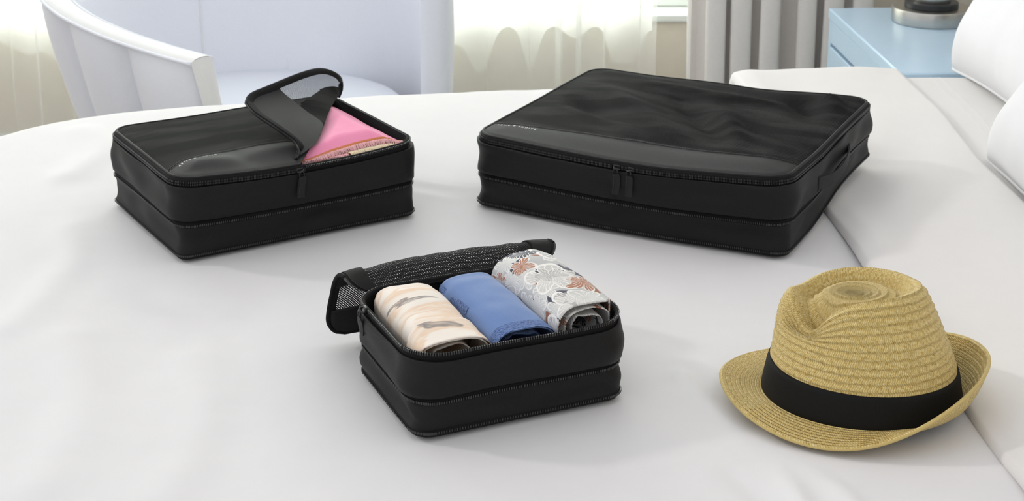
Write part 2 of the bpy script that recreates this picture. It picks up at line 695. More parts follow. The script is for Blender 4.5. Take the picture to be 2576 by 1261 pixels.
# balcony outside
o = MB().box((-1.0, WALL_Y + 1.2, 0.20), (8, 2.0, 0.10)).build('balcony_floor', 'balcony_tile')
tag(o, 'tan tiled balcony floor outside the window', kind='structure')
# ------------------------------------------------------------------ curtains
def fold_curtain(name, x0, x1, y0, z0, z1, nf, amp, mat, parent, seed, nz_=40, npf=26, sharp=1.0, wob=0.25):
    rnd = random.Random(seed)
    n = nf * npf
    phs, a = [], []
    for k in range(nf + 1):
        phs.append(k + rnd.uniform(-wob, wob) * (0 < k < nf))
        a.append(rnd.uniform(0.7, 1.15))
    V, UV = [], []
    L = 0
    prev = None
    cols_ = []
    for i in range(n + 1):
        u = i / n * nf
        k = min(int(u), nf - 1)
        ph = phs[k] + (phs[k + 1] - phs[k]) * (u - k)
        am = a[k] + (a[min(k + 1, nf)] - a[k]) * (u - k)
        sx = x0 + (x1 - x0) * ph / nf
        s = math.sin(2 * PI * u)
        s = math.copysign(abs(s) ** sharp, s)
        yy = y0 + amp * am * s
        xx = sx + amp * 0.55 * math.sin(4 * PI * u)
        if prev:
            L += math.hypot(xx - prev[0], yy - prev[1])
        prev = (xx, yy)
        cols_.append((xx, yy, L))
    for i, (xx, yy, L) in enumerate(cols_):
        for j in range(nz_):
            q = j / (nz_ - 1)
            dy = 0.012 * nz(i * 0.05, q * 2.0, seed)
            dx = 0.010 * nz(i * 0.04 + 9, q * 2.0, seed + 3)
            V.append((xx + dx, yy + dy, z0 + (z1 - z0) * q))
            UV.append((L, (z1 - z0) * q))
    return mesh(name, V, grid_faces(n + 1, nz_), mat, parent, UV)


sh = empty('sheer_curtain', (0, 0, 0))
tag(sh, 'white see-through sheer curtain hanging in soft folds across the window', 'curtain')
fold_curtain('voile', -2.3, 0.375, WALL_Y - 0.115, 0.02, 2.40, 17, 0.034, 'sheer_voile', sh, 5, 60)
# added layer standing in for sunlight on the voile, cut to its wavy edge
SUN_EDGE = [(-2.30, 0.36), (-2.18, 0.30), (-2.08, 0.41), (-1.95, 0.29), (-1.84, 0.42), (-1.72, 0.31), (-1.60, 0.40), (-1.50, 0.28), (-1.40, 0.40), (-1.33, 0.36), (-1.285, 0.34), (-1.245, 0.355), (-1.20, 0.31), (-1.155, 0.245), (-1.115, 0.265),
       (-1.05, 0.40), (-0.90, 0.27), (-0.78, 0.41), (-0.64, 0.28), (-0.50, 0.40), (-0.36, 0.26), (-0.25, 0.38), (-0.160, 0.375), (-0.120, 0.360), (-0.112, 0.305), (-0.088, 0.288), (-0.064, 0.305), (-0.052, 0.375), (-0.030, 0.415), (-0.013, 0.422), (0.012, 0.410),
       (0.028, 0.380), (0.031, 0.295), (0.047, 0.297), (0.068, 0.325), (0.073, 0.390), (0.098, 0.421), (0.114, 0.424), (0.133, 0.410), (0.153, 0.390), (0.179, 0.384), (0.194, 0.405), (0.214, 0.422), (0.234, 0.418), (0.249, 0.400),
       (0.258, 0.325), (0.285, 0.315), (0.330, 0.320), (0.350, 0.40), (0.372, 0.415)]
hx_ = np.array([p[0] for p in SUN_EDGE])
hz_ = np.array([p[1] for p in SUN_EDGE])
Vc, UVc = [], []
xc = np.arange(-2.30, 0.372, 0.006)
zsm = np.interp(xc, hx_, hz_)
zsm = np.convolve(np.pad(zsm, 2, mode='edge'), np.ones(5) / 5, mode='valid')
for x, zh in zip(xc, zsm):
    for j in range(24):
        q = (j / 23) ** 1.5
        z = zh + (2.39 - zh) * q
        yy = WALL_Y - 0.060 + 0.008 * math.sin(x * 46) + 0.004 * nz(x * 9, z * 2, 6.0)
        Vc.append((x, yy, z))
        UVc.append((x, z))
mesh('sunlit_layer', Vc, grid_faces(len(xc), 24), 'sheer_sunlit', sh, UVc)
MB().box((-0.96, WALL_Y - 0.115, 2.42), (2.75, 0.03, 0.03), bev=0.004).build('curtain_track', 'frame_white', sh)
dr = empty('drape_curtain', (0, 0, 0))
tag(dr, 'grey-beige heavy drape gathered in deep folds left of the blue nightstand', 'curtain')
fold_curtain('drape', 0.462, 0.90, WALL_Y - 0.20, 0.02, 2.40, 6, 0.062, 'drape_fabric', dr, 12, 30, 30, 0.8, 0.16)
MB().box((0.69, WALL_Y - 0.20, 2.42), (0.55, 0.03, 0.03), bev=0.004).build('curtain_track', 'frame_white', dr)

# ------------------------------------------------------------------ bed
OUT = [(-0.95, 0.80), (-0.99, 1.2), (-1.0, 1.8), (-0.985, 2.15), (-0.94, 2.375), (-0.855, 2.515), (-0.745, 2.625), (-0.57, 2.70),
       (-0.33, 2.762), (-0.10, 2.802), (0.20, 2.838), (0.45, 2.865), (0.75, 2.90), (1.0, 2.905), (1.30, 2.905), (1.34, 2.86), (1.34, 0.80), (1.2, 0.75), (-0.85, 0.75)]
OUTP = resample(catmull(OUT, 10, True), 260, True)
EDGE_R = 0.05


def drape_map(xy, h=None, hang=0.40):
    """flat cloth -> cloth over the bed; returns position and normal"""
    xy = np.asarray(xy, float)
    A = OUTP
    Bp = np.roll(OUTP, -1, 0)
    best = np.full(len(xy), 1e9)
    near = np.zeros_like(xy)
    ins = np.zeros(len(xy), bool)
    for a, b in zip(A, Bp):
        d = b - a
        t_ = np.clip(((xy - a) @ d) / (d @ d), 0, 1)
        q = a + t_[:, None] * d
        ds = np.hypot(*(xy - q).T)
        m = ds < best
        best[m] = ds[m]
        near[m] = q[m]
        c = ((a[1] > xy[:, 1]) != (b[1] > xy[:, 1]))
        with np.errstate(divide='ignore', invalid='ignore'):
            xi = a[0] + (xy[:, 1] - a[1]) / (b[1] - a[1] if b[1] != a[1] else 1e-12) * d[0]
        ins ^= c & (xy[:, 0] < xi)
    dist = np.where(ins, -best, best)
    nrm = np.where((best > 1e-9)[:, None], (xy - near) / np.maximum(best, 1e-9)[:, None], 0)
    r = EDGE_R
    out = dist > 0
    ang = np.clip(dist / r, 0, PI / 2)
    extra = np.maximum(dist - r * PI / 2, 0)
    extra = np.minimum(extra, hang)
    P = np.zeros((len(xy), 3))
    N = np.zeros((len(xy), 3))
    P[:, :2] = np.where(out[:, None], near + nrm * (r * np.sin(ang) + 0.10 * extra)[:, None], xy)
    P[:, 2] = np.where(out, -r * (1 - np.cos(ang)) - extra, 0)
    N[:, :2] = np.where(out[:, None], nrm * np.sin(ang)[:, None], 0)
    N[:, 2] = np.where(out, np.cos(ang), 1)
    if h is not None:
        P = P + N * np.asarray(h)[:, None]
    return P, N


def fold_x(y):
    return 0.411 + (0.485 - 0.411) * (2.867 - np.asarray(y, float)) / 1.493


# soft creases pressed into the bedding (polyline, height, width)
CREASE = [
    ([(0.185, 1.62), (0.225, 1.50), (0.262, 1.40), (0.275, 1.30)], 0.006, 0.012),
    ([(0.285, 1.42), (0.315, 1.36), (0.325, 1.30)], 0.005, 0.012),
    ([(0.215, 1.40), (0.235, 1.36), (0.250, 1.33)], -0.004, 0.012),
    ([(0.09, 1.55), (0.17, 1.57), (0.23, 1.56)], 0.004, 0.02),
    ([(-0.62, 2.10), (-0.58, 1.95), (-0.60, 1.75)], 0.004, 0.03),
    ([(-0.46, 1.86), (-0.40, 1.80), (-0.33, 1.79)], -0.003, 0.03),
    ([(-0.52, 1.72), (-0.46, 1.55), (-0.45, 1.38)], 0.004, 0.035),
    ([(-0.36, 1.66), (-0.32, 1.50), (-0.33, 1.36)], 0.003, 0.03),
    ([(-0.16, 2.30), (-0.07, 2.26), (-0.02, 2.27)], 0.003, 0.012),
    ([(-0.15, 2.24), (-0.06, 2.20), (0.0, 2.20)], 0.003, 0.012),
    ([(-0.72, 2.56), (-0.66, 2.46), (-0.68, 2.32)], 0.005, 0.03),
    ([(-0.46, 2.74), (-0.43, 2.62)], 0.004, 0.012),
    ([(0.06, 2.80), (0.10, 2.66)], 0.004, 0.012),
]


def seg_dist(xy, P):
    best = np.full(len(xy), 1e9)
    P = catmull(P, 8)
    for a, b in zip(P[:-1], P[1:]):
        d = b - a
        t_ = np.clip(((xy - a) @ d) / (d @ d + 1e-12), 0, 1)
        q = a + t_[:, None] * d
        best = np.minimum(best, np.hypot(*(xy - q).T))
    return best


# footprints where the bedding lies flat under things: centre, half sizes, yaw
FOOT = []


def foot_mask(xy, soft=0.05):
    m = np.ones(len(xy))
    for (cx, cy, hx, hy, yaw) in FOOT:
        c, s = math.cos(yaw), math.sin(yaw)
        d = xy - np.array([cx, cy])
        lx = np.abs(d[:, 0] * c + d[:, 1] * s) - hx
        ly = np.abs(-d[:, 0] * s + d[:, 1] * c) - hy
        q = np.hypot(np.maximum(lx, 0), np.maximum(ly, 0))
        m = np.minimum(m, sstep(0, soft, q))
    return m


CUBES = {
    'medium': dict(F=(-0.434, 1.949), yaw=31.5, w=0.352, d=0.278, h=0.112, s=1),
    'large': dict(F=(0.359, 1.960), yaw=-27.4, w=0.468, d=0.418, h=0.108, s=-1),
    'small': dict(F=(-0.098, 1.453), yaw=24.0, w=0.246, d=0.190, h=0.094, s=1),
}
for k, c in CUBES.items():
    y_ = R(c['yaw'])
    a = np.array([math.cos(y_), math.sin(y_)])
    n_ = np.array([-math.sin(y_), math.cos(y_)])
    c['C'] = np.array(c['F']) + c['s'] * a * c['w'] / 2 + n_ * c['d'] / 2
    FOOT.append((c['C'][0], c['C'][1], c['w'] / 2, c['d'] / 2, y_))
HAT_C = (0.372, 1.552)
FOOT.append((HAT_C[0], HAT_C[1], 0.115, 0.105, 0))


def wrinkle(xy, seed=0.0, amp=1.0):
    z = np.zeros(len(xy))
    for i, (x, y) in enumerate(xy):
        z[i] = 0.0045 * nz(x * 3.1 + 1.7 + seed, y * 2.2, 0.3) + 0.0028 * nz(x * 8 + y * 3, y * 4 - x * 2.5, 4.1 + seed) + 0.0010 * nz(x * 22, y * 17, 7.7 + seed)
    return z * amp


bed = empty('bed', (0.17, 1.82, 0))
tag(bed, 'double bed under white bedding with its head at the right wall', 'bed')
MB().box((0, -0.02, 0.16), (2.20, 1.92, 0.20), bev=0.02).build('bed_base', 'wood_dark', bed)
MB().box((0.0, 0.0, 0.40), (2.22, 1.98, 0.28), bev=0.07).build('mattress', 'mattress_white', bed)
for sx in (-1, 1):
    for sy in (-1, 1):
        MB().box((sx * 1.02, sy * 0.88 - 0.02, 0.03), (0.08, 0.08, 0.06), bev=0.008).build('leg', 'wood_dark', bed)
MB().box((1.15, 0.0, 0.62), (0.05, 2.1, 1.24), bev=0.015).build('headboard', 'wall_warm', bed)

# duvet body
duvet = empty('duvet', (0, 0, B))
tag(duvet, 'plain white duvet spread over the bed with its top folded down', 'duvet')
gx = np.arange(-1.42, 0.70, 0.0075)
gy = np.arange(0.55, 3.30, 0.0085)
XY = np.stack(np.meshgrid(gx, gy, indexing='ij'), -1).reshape(-1, 2)
H_ = wrinkle(XY)
for pl, hh, ww in CREASE:
    H_ += 1.5 * hh * np.exp(-(seg_dist(XY, np.array(pl)) / ww) ** 2)
mk = foot_mask(XY, 0.13)
H_ = (H_ - 0.004) * mk - 0.0025 * (1 - mk)
# dip beside the folded band
dl = fold_x(XY[:, 1]) - XY[:, 0]
H_ -= 0.004 * np.exp(-(np.maximum(dl, 0) / 0.03) ** 2) * mk
under = sstep(0.0, 0.05, -dl)
H_ -= 0.006 * under
P, N = drape_map(XY, H_)
mesh('duvet_cover', P, grid_faces(len(gx), len(gy)), 'duvet_white', duvet)


# folded-down band: a rounded slab of doubled duvet
def band_top(x, y):
    """height of the folded band's upper face above the sheet plane"""
    xl = fold_x(y)
    xr = 0.735
    u = (x - xl) / (xr - xl)
    return u


ys = np.arange(0.58, 3.28, 0.010)
TH = 0.022
prof = []
for a in np.linspace(-PI / 2, -PI, 7)[:-1]:
    prof.append((0, math.cos(a), math.sin(a)))
nl = 44
for k in range(nl + 1):
    prof.append((k / nl, 0, 1))
for a in np.linspace(PI / 2, -PI / 2, 9)[1:]:
    prof.append((1, math.cos(a), math.sin(a)))
left = [(0, -math.cos(a), math.sin(a)) for a in np.linspace(-PI / 2, PI / 2, 9)[:-1]]
prof = left + [p for p in prof if not (p[0] == 0 and p[2] < 0.999)]
XYb, Hb = [], []
for y in ys:
    xl = float(fold_x(y)) + 0.006 * nz(y * 5, 1.0) + 0.012
    xr = 0.725 + 0.006 * nz(y * 4, 9.0)
    for (u, ox, oz) in prof:
        x = xl + (xr - xl) * u + ox * TH / 2
        bulge = 0.006 * math.sin(PI * min(max(u, 0), 1)) + 0.004 * math.exp(-((u - 0.06) / 0.08) ** 2)
        hgt = TH / 2 + oz * TH / 2
        if oz > 0.5:
            hgt += bulge
        XYb.append((x, y))
        Hb.append(hgt)
XYb = np.array(XYb)
Hb = np.array(Hb)
wr = np.zeros(len(XYb))
for i, (x, y) in enumerate(XYb):
    wr[i] = 0.0040 * nz(x * 6 + 3, y * 3.0, 2.2) + 0.0022 * nz(x * 13 - y * 5, y * 6 + x * 4, 5.5)
mkb = foot_mask(XYb, 0.09)
Hb = Hb * (0.55 + 0.45 * mkb) + wr * mkb * (Hb > TH * 0.6) - 0.007
P, N = drape_map(XYb, Hb)
mesh('folded_band', P, grid_faces(len(ys), len(prof)), 'sheet_white', duvet)

# sheet under the pillows
sheet = empty('bed_sheet', (0, 0, B))
tag(sheet, 'smooth white bed sheet showing between the folded duvet and pillows', 'bed sheet')
gx2 = np.arange(0.60, 1.275, 0.012)
XY = np.stack(np.meshgrid(gx2, gy, indexing='ij'), -1).reshape(-1, 2)
H_ = wrinkle(XY, 5.0, 0.8) - 0.006
P, N = drape_map(XY, H_)
so = mesh('sheet_cloth', P, grid_faces(len(gx2), len(gy)), 'sheet_white', sheet)
yl = np.arange(0.6, 3.1, 0.02)
for dx in (0.795, 0.812):
    Pl, _ = drape_map(np.stack([np.full(len(yl), dx), yl], 1), wrinkle(np.stack([np.full(len(yl), dx), yl], 1), 5.0, 0.8) - 0.0055)
    MB().tube(Pl, 0.0005, 5).build('hem_stitch', 'pillow_white', sheet, True)


# pillows
def pillow(name, label, loc, size, T, rot, seed):
    rt = empty(name, loc)
    rt.rotation_euler = rot
    tag(rt, label, 'pillow', 'bed pillows')
    n = 70
    ax, ay = size[0] / 2, size[1] / 2
    Vt, Vb = [], []
    for i in range(n):
        u = -1 + 2 * i / (n - 1)
        u = math.sin(u * PI / 2) * 0.6 + u * 0.4
        for j in range(n):
            v_ = -1 + 2 * j / (n - 1)
            v_ = math.sin(v_ * PI / 2) * 0.6 + v_ * 0.4
            x = ax * u * (1 - 0.07 * (1 - v_ * v_) * u * u)
            y = ay * v_ * (1 - 0.07 * (1 - u * u) * v_ * v_)
            e = max((1 - u ** 4) * (1 - v_ ** 4), 0.0)
            th = T / 2 * e ** 0.46
            ed = (1 - u * u) * (1 - v_ * v_)
            w_ = 0.012 * nz(x * 7 + seed, y * 7, 1.0) * min(1, ed * 4)
            rad = 0.008 * nz(math.atan2(v_, u) * 4 + seed, 0.3) * (1 - ed) * (ed > 0.001)
            Vt.append((x, y, th + w_ + rad))
            Vb.append((x, y, -th * 0.8 + w_ + rad))
    Fc = grid_faces(n, n) + grid_faces(n, n, flip=True, off=n * n)
    pc = mesh('pillow_case', Vt + Vb, Fc, 'pillow_white', rt)
    # piped seam round the rim
    rim = []
    for (i, j) in [(i, 0) for i in range(n)] + [(n - 1, j) for j in range(n)] + [(i, n - 1) for i in range(n - 1, -1, -1)] + [(0, j) for j in range(n - 1, -1, -1)]:
        rim.append(Vt[i * n + j])
    rim = [p for k, p in enumerate(rim) if k == 0 or (Vector(p) - Vector(rim[k - 1])).length > 1e-5]
    MB().tube(rim, 0.0035, 6, True).build('seam', 'pillow_white', rt, True)
    return rt


pillow('pillow', 'white pillow propped up by the blue nightstand, the farther of two', (1.030, 2.665, B + 0.195), (0.52, 0.63), 0.23, (0, R(-50), R(2)), 3.0)
pillow('pillow', 'white pillow lying nearer, its corner on the folded duvet edge', (0.925, 2.045, B + 0.172), (0.52, 0.72), 0.24, (0, R(-44), R(-3)), 8.0)


# ------------------------------------------------------------------ packing cubes
def rrect(hx, hy, r, n_arc=10, ds=0.006, r_ref=None):
    """rounded rectangle, counter-clockwise from the middle of the front side; equal point count for equal r_ref"""
    rr_ = r if r_ref is None else r_ref
    P = []
    cs = [(hx - r, -hy + r, -90), (hx - r, hy - r, 0), (-hx + r, hy - r, 90), (-hx + r, -hy + r, 180)]
    mh = [int((hx - rr_) / ds), int(2 * (hy - rr_) / ds), int(2 * (hx - rr_) / ds), int(2 * (hy - rr_) / ds), int((hx - rr_) / ds)]

    def line(a, b, m):
        m = max(1, m)
        return [(a[0] + (b[0] - a[0]) * k / m, a[1] + (b[1] - a[1]) * k / m) for k in range(m)]
    arcs = []
    for (cx, cy, a0) in cs:
        arcs.append([(cx + r * math.cos(R(a0 + 90 * k / n_arc)), cy + r * math.sin(R(a0 + 90 * k / n_arc))) for k in range(n_arc + 1)])
    P += line((0, -hy), arcs[0][0], mh[0])
    for i in range(4):
        P += arcs[i][:-1]
        nxt = arcs[(i + 1) % 4][0] if i < 3 else (0, -hy)
        P += line(arcs[i][-1], nxt, mh[i + 1])
    return np.array(P)


def path_normals(P):
    d = np.roll(P, -1, 0) - np.roll(P, 1, 0)
    n_ = np.stack([d[:, 1], -d[:, 0]], 1)
    return n_ / np.linalg.norm(n_, axis=1)[:, None]


def rr_inside(x, y, hx, hy, r):
    """distance inside a rounded rectangle (positive inside)"""
    qx = abs(x) - hx + r
    qy = abs(y) - hy + r
    return -(math.hypot(max(qx, 0), max(qy, 0)) + min(max(qx, qy), 0) - r)


class Cube:
    def __init__(self, key, name, label):
        c = CUBES[key]
        self.w, self.d, self.h = c['w'], c['d'], c['h']
        self.hx, self.hy = self.w / 2, self.d / 2
        self.key = key
        self.r = {'medium': 0.030, 'large': 0.034, 'small': 0.043}[key]
        self.root = empty(name, (c['C'][0], c['C'][1], B), R(c['yaw']))
        tag(self.root, label, 'packing cube', 'black packing cubes on the bed')
        self.P = rrect(self.hx, self.hy, self.r)
        self.N = path_normals(self.P)
        self.P0 = rrect(self.hx, self.hy, {'medium': 0.016, 'large': 0.020, 'small': 0.024}[key], r_ref=self.r)
        self.N0 = path_normals(self.P0)
        d = np.linalg.norm(np.roll(self.P, -1, 0) - self.P, axis=1)
        self.S = np.r_[0, np.cumsum(d)[:-1]]
        self.L = d.sum()
        self.seed = {'medium': 1.0, 'large': 5.0, 'small': 9.0}[key]

    def warp(self, x, y, z):
        """soft-bag slouch applied to every point of the bag (local coords)"""
        s = self.seed
        q = max(0.0, min(1.0, z / self.h))
        dz = 0.0022 * nz(x * 7 + s, y * 7, 1.0) * q
        dx = 0.0020 * nz(x * 9, y * 9 + s, z * 12 + 2)
        dy = 0.0020 * nz(x * 9 + 4, y * 9 + s, z * 12 + 5)
        if self.key == 'large':
            # the back right corner lies on the folded band and is lifted
            lift = 0.026 * float(sstep(0.10, 0.26, x + 0.45 * y - 0.02)) * float(sstep(-0.12, 0.05, y))
            dz += lift * (1 - 0.75 * q)
            dy -= (0.010 + 0.020 * q) * math.cos(PI * x / self.w) * float(sstep(-0.05, -0.20, y))
        if self.key == 'medium':
            dz += -0.003 * q * math.cos(PI * x / self.w) * float(sstep(0.02, -0.10, y))
            dy -= 0.016 * q * math.cos(PI * x / self.w) * float(sstep(-0.02, -0.13, y))
        return (x + dx, y + dy, z + dz)

    def at(self, z):
        """plan outline at a height: squarer at the base, rounder at the rim"""
        q = float(sstep(0.0, 0.9, z / self.h))
        N = self.N0 * (1 - q) + self.N * q
        P = self.P0 * (1 - q) + self.P * q + N * (0.0028 * q - (0.0040 if self.key == 'small' else 0.0010) * (1 - q))
        return P, N / np.linalg.norm(N, axis=1)[:, None]

    def ring(self, off, z):
        """list of points of the wall at an outward offset and height"""
        out = []
        for (x, y), (nx, ny) in zip(self.P, self.N):
            out.append(self.warp(x + nx * off, y + ny * off, z))
        return out

    def band(self, name, prof, mat, parent=None, ripple=0.0, bulge=None):
        V = []
        m = len(self.P)
        for k, (off, z) in enumerate(prof):
            q = k / (len(prof) - 1)
            PP, NN = self.at(z)
            for (x, y), (nx, ny), s in zip(PP, NN, self.S):
                o_ = off
                if ripple:
                    o_ += ripple * math.sin(PI * q) * nz(s * 14 + self.seed * 3, z * 30, 3.3)
                if bulge:
                    o_ += bulge * math.sin(PI * q)
                V.append(self.warp(x + nx * o_, y + ny * o_, z))
        Fc = []
        for k in range(len(prof) - 1):
            for i in range(m):
                j = (i + 1) % m
                Fc.append((k * m + i, k * m + j, (k + 1) * m + j, (k + 1) * m + i))
        return mesh(name, V, Fc, mat, parent or self.root)

    def teeth(self, parent, off, z, tall=0.0030, pitch=0.0024, rows=1, tilt=0.0, s0=0, s1=1e9, name='zipper_teeth'):
        """zip coil round the bag as one mesh of small teeth"""
        mb = MB()
        n_t = int(self.L / pitch)
        PP, NN = self.at(z)
        Px = np.r_[PP[:, 0], PP[0, 0]]
        Py = np.r_[PP[:, 1], PP[0, 1]]
        SS = np.r_[self.S, self.L]
        for k in range(n_t):
            s = k * pitch
            if not (s0 <= s <= s1):
                continue
            x = np.interp(s, SS, Px)
            y = np.interp(s, SS, Py)
            i = int(np.searchsorted(self.S, s)) % len(self.S)
            nx, ny = NN[i]
            for r_ in range(rows):
                zz = z + (r_ - (rows - 1) / 2) * tall * 1.45
                c = self.warp(x + nx * off, y + ny * off, zz)
                m = Matrix.Rotation(math.atan2(ny, nx), 3, 'Z') @ Matrix.Rotation(tilt, 3, 'Y')
                mb.box(c, (0.0016, pitch * 0.48, tall), m)
        return mb.build(name, 'teeth_black', parent, False, 'stuff')

    def body(self, open_top=False):
        h = self.h
        z_bz, z_mz, z_fl, z_wt = 0.0075, 0.43 * h, 0.495 * h, 0.905 * h
        # base with its zip flange
        base = self.band('base', [(-0.03, 0.0005), (-0.006, 0.0005), (-0.001, 0.002), (0.0008, 0.0045), (0.0016, 0.0062), (0.0021, 0.0075), (0.0016, 0.0090), (0.0, 0.0100)], 'tape_black')
        hz = empty_part('base_zipper', self.root)
        self.teeth(hz, 0.0021, z_bz, 0.0026)
        # lower wall
        zz = np.linspace(0.0095, z_mz - 0.003, 9)
        self.band('lower_wall', [(0.0006 - 0.0018 * q ** 1.0, z) for q, z in zip(np.linspace(0, 1, 9), zz)], 'nylon', ripple=0.008, bulge=-0.0015)
        # middle zip: tape with coil
        mz = self.band('middle_zipper', [(-0.0042, z_mz - 0.0045), (-0.0012, z_mz - 0.0026), (-0.0004, z_mz), (-0.0010, z_mz + 0.0026), (-0.0035, z_mz + 0.005), (-0.0065, z_fl + 0.004)], 'tape_black')
        self.teeth(mz, 0.0002, z_mz, 0.0030)
        # upper wall, its lower edge overhanging the middle zip
        zz = np.linspace(z_fl + 0.001, z_wt, 11)
        pr = [(-0.0040, z_fl + 0.0035), (0.0006, z_fl - 0.0002), (0.0016, z_fl + 0.0006)]
        pr += [(0.0018 - 0.0006 * q, z) for q, z in zip(np.linspace(0.1, 1, 10), zz[1:])]
        pr += [(0.0006, z_wt + 0.0012), (-0.0012, z_wt + 0.0008), (-0.0030, z_wt - 0.002)]
        self.band('upper_wall', pr, 'nylon', ripple=0.008, bulge=0.0008)
        # top zip tape on the outer face of the rim
        zt0, zt1 = z_wt - 0.001, h
        if not open_top:
            tz = self.band('top_zipper', [(-0.0028, zt0 - 0.001), (-0.0026, zt0 + 0.002), (-0.0020, (zt0 + zt1) / 2), (-0.0022, zt1 - 0.001), (-0.0038, zt1 + 0.0008), (-0.007, zt1 + 0.0010)], 'tape_black')
        else:
            tz = self.band('top_zipper', [(-0.0028, zt0 - 0.001), (-0.0026, zt0 + 0.002), (-0.0016, zt1 - 0.002), (-0.0016, zt1), (-0.0032, zt1 + 0.0008), (-0.0048, zt1), (-0.0052, zt1 - 0.004)], 'tape_black')
            self.band('inner_lining', [(-0.0050, zt1 - 0.003), (-0.0058, zt1 - 0.015), (-0.0075, h * 0.55), (-0.009, h * 0.35), (-0.03, h * 0.33)], 'lining_black')
            m = len(self.P)
            V = [self.warp(x * 0.9, y * 0.9, h * 0.335) for x, y in self.P]
            mesh('inner_floor', V, [tuple(range(m))], 'lining_black', self.root)
        self.tz = tz
        self.z_wt = z_wt
        return self

    def rim_at(self, s):
        SS = np.r_[self.S, self.L]
        x = np.interp(s % self.L, SS, np.r_[self.P[:, 0], self.P[0, 0]])
        y = np.interp(s % self.L, SS, np.r_[self.P[:, 1], self.P[0, 1]])
        return x, y

    def s_of(self, x, y):
        i = int(np.argmin(np.hypot(self.P[:, 0] - x, self.P[:, 1] - y)))
        return float(self.S[i])

    def slider(self, x, z, swing=0.0, tab_len=0.031, tab_w=0.0105, dirn=1, face='front', y=None):
        """zip slider with a bridge and a hanging pull tab on the front rim"""
        yy = (-self.hy if y is None else y)
        p = Vector(self.warp(x, yy, z))
        sl = empty_part('zipper_slider', self.root)
        sl.location = p
        sl.rotation_euler = (0, 0, swing if face == 'front' else -PI / 2)
        mb = MB()
        mb.box((0, -0.0010, 0), (0.0105, 0.0045, 0.0072), bev=0.0012)
        smooth_by_angle(mb.build('slider_body', 'metal_black', sl))
        br = [(-0.0042 * dirn, -0.0030, 0.0010), (-0.0030 * dirn, -0.0065, 0.0008), (0.0010 * dirn, -0.0075, -0.0004), (0.0045 * dirn, -0.0060, -0.0012), (0.0050 * dirn, -0.0030, -0.0012)]
        MB().tube(catmull(br, 5), 0.0012, 8).build('bridge', 'metal_black', sl, True)
        # pull: a metal loop carrying a fabric tab
        loop = []
        for k in range(17):
            a = PI * k / 16
            loop.append((0.0034 * math.cos(a), -0.0080, -0.004 + 0.0042 * math.sin(a)))
        loop = [(0.0034, -0.0080, -0.0085)] + loop + [(-0.0034, -0.0080, -0.0085)]
        pull = empty_part('pull_tab', self.root)
        pull.parent = sl
        pull.rotation_euler = (R(3), 0, 0)
        MB().tube(loop, 0.0011, 8, True).build('pull_loop', 'metal_black', pull, True)
        # tab ribbon: rectangle with slight curl, wraps the loop
        V = []
        nn = 14
        hw = tab_w / 2
        for k in range(nn):
            q = k / (nn - 1)
            zc = -0.0065 - tab_len * q
            yc = -0.0088 + 0.0018 * math.sin(q * 2.6) + 0.0015 * q
            sk = 0.0012 * math.sin(q * 3 + dirn) * dirn
            for (dx, dy) in ((-hw, -0.0008), (hw, -0.0008), (hw, 0.0008), (-hw, 0.0008)):
                ww = 0.80 if k == 0 else 1.0
                V.append((dx * ww + sk, yc + dy, zc))
        Fc = grid_faces(nn, 4, False, True) + [(0, 1, 2, 3), tuple((nn - 1) * 4 + k for k in (3, 2, 1, 0))]
        ob = mesh('tab', V, Fc, 'nylon_light', pull)
        smooth_by_angle(ob, 40)
        st = MB()
        for k in range(9):
            st.box((-hw * 0.62 + 0.0012 * math.sin((k + 1) / 10 * 3 + dirn) * dirn, -0.0097 + 0.0018 * math.sin((k + 1) / 10 * 2.6), -0.0065 - tab_len * (k + 0.8) / 10), (0.0006, 0.0004, 0.0018))
        st.build('stitching', 'teeth_black', pull, False, 'stuff')
        return sl


def empty_part(name, parent):
    o_ = bpy.data.objects.new(name, None)
    o_.empty_display_size = 0.01
    col.objects.link(o_)
    o_.parent = parent
    return o_


def lid_z(cu, x, y, dome, wr):
    dd = max(0.0, rr_inside(x, y, cu.hx, cu.hy, cu.r))
    e = float(sstep(0, 0.055, dd))
    z = cu.h + 0.0006 + dome * (0.35 * min(1, dd / 0.012) + 0.65 * e)
    return z + wr(x, y) * e


def lid_columns(cu, front, seam, back, dome, wr, parent, nf=14, nm=46):
    """lid cloth in two panels between three boundary polylines of equal count"""
    m = len(front)

    def patch(A_, B_, n, name, mat, drop=0.0):
        V = []
        for i in range(m):
            for j in range(n):
                q = j / (n - 1)
                p = A_[i] + (B_[i] - A_[i]) * q
                x, y, z = cu.warp(p[0], p[1], lid_z(cu, p[0], p[1], dome, wr) - drop)
                V.append((x, y, z))
        return mesh(name, V, grid_faces(m, n), mat, parent, [(v[0], v[1]) for v in V])
    a = patch(front, seam, nf * 2, 'fabric_panel', 'nylon_light')
    b = patch(seam, back, nm, 'mesh_panel', 'mesh_lid', 0.0)
    # turned edge along the seam and a row of stitches
    pts = [cu.warp(p[0], p[1], lid_z(cu, p[0], p[1], dome, wr) + 0.0003) for p in seam]
    MB().tube(pts, 0.0012, 6, flat=0.7).build('seam_edge', 'nylon', a, True)
    sp_ = resample(np.array(pts), int(m * 1.5))
    st = MB()
    for k in range(0, len(sp_) - 1):
        p, q = Vector(sp_[k]), Vector(sp_[k + 1])
        d = (q - p)
        L = d.length
        if L < 1e-6:
            continue
        off = Vector((d.y, -d.x, 0)).normalized() * 0.0028
        mt = Matrix.Rotation(math.atan2(d.y, d.x), 3, 'Z')
        st.box((p + q) / 2 + off + Vector((0, 0, 0.0004)), (L * 0.6, 0.0005, 0.0006), mt)
    st.build('stitching', 'teeth_black', a, False, 'stuff')
    return a, b


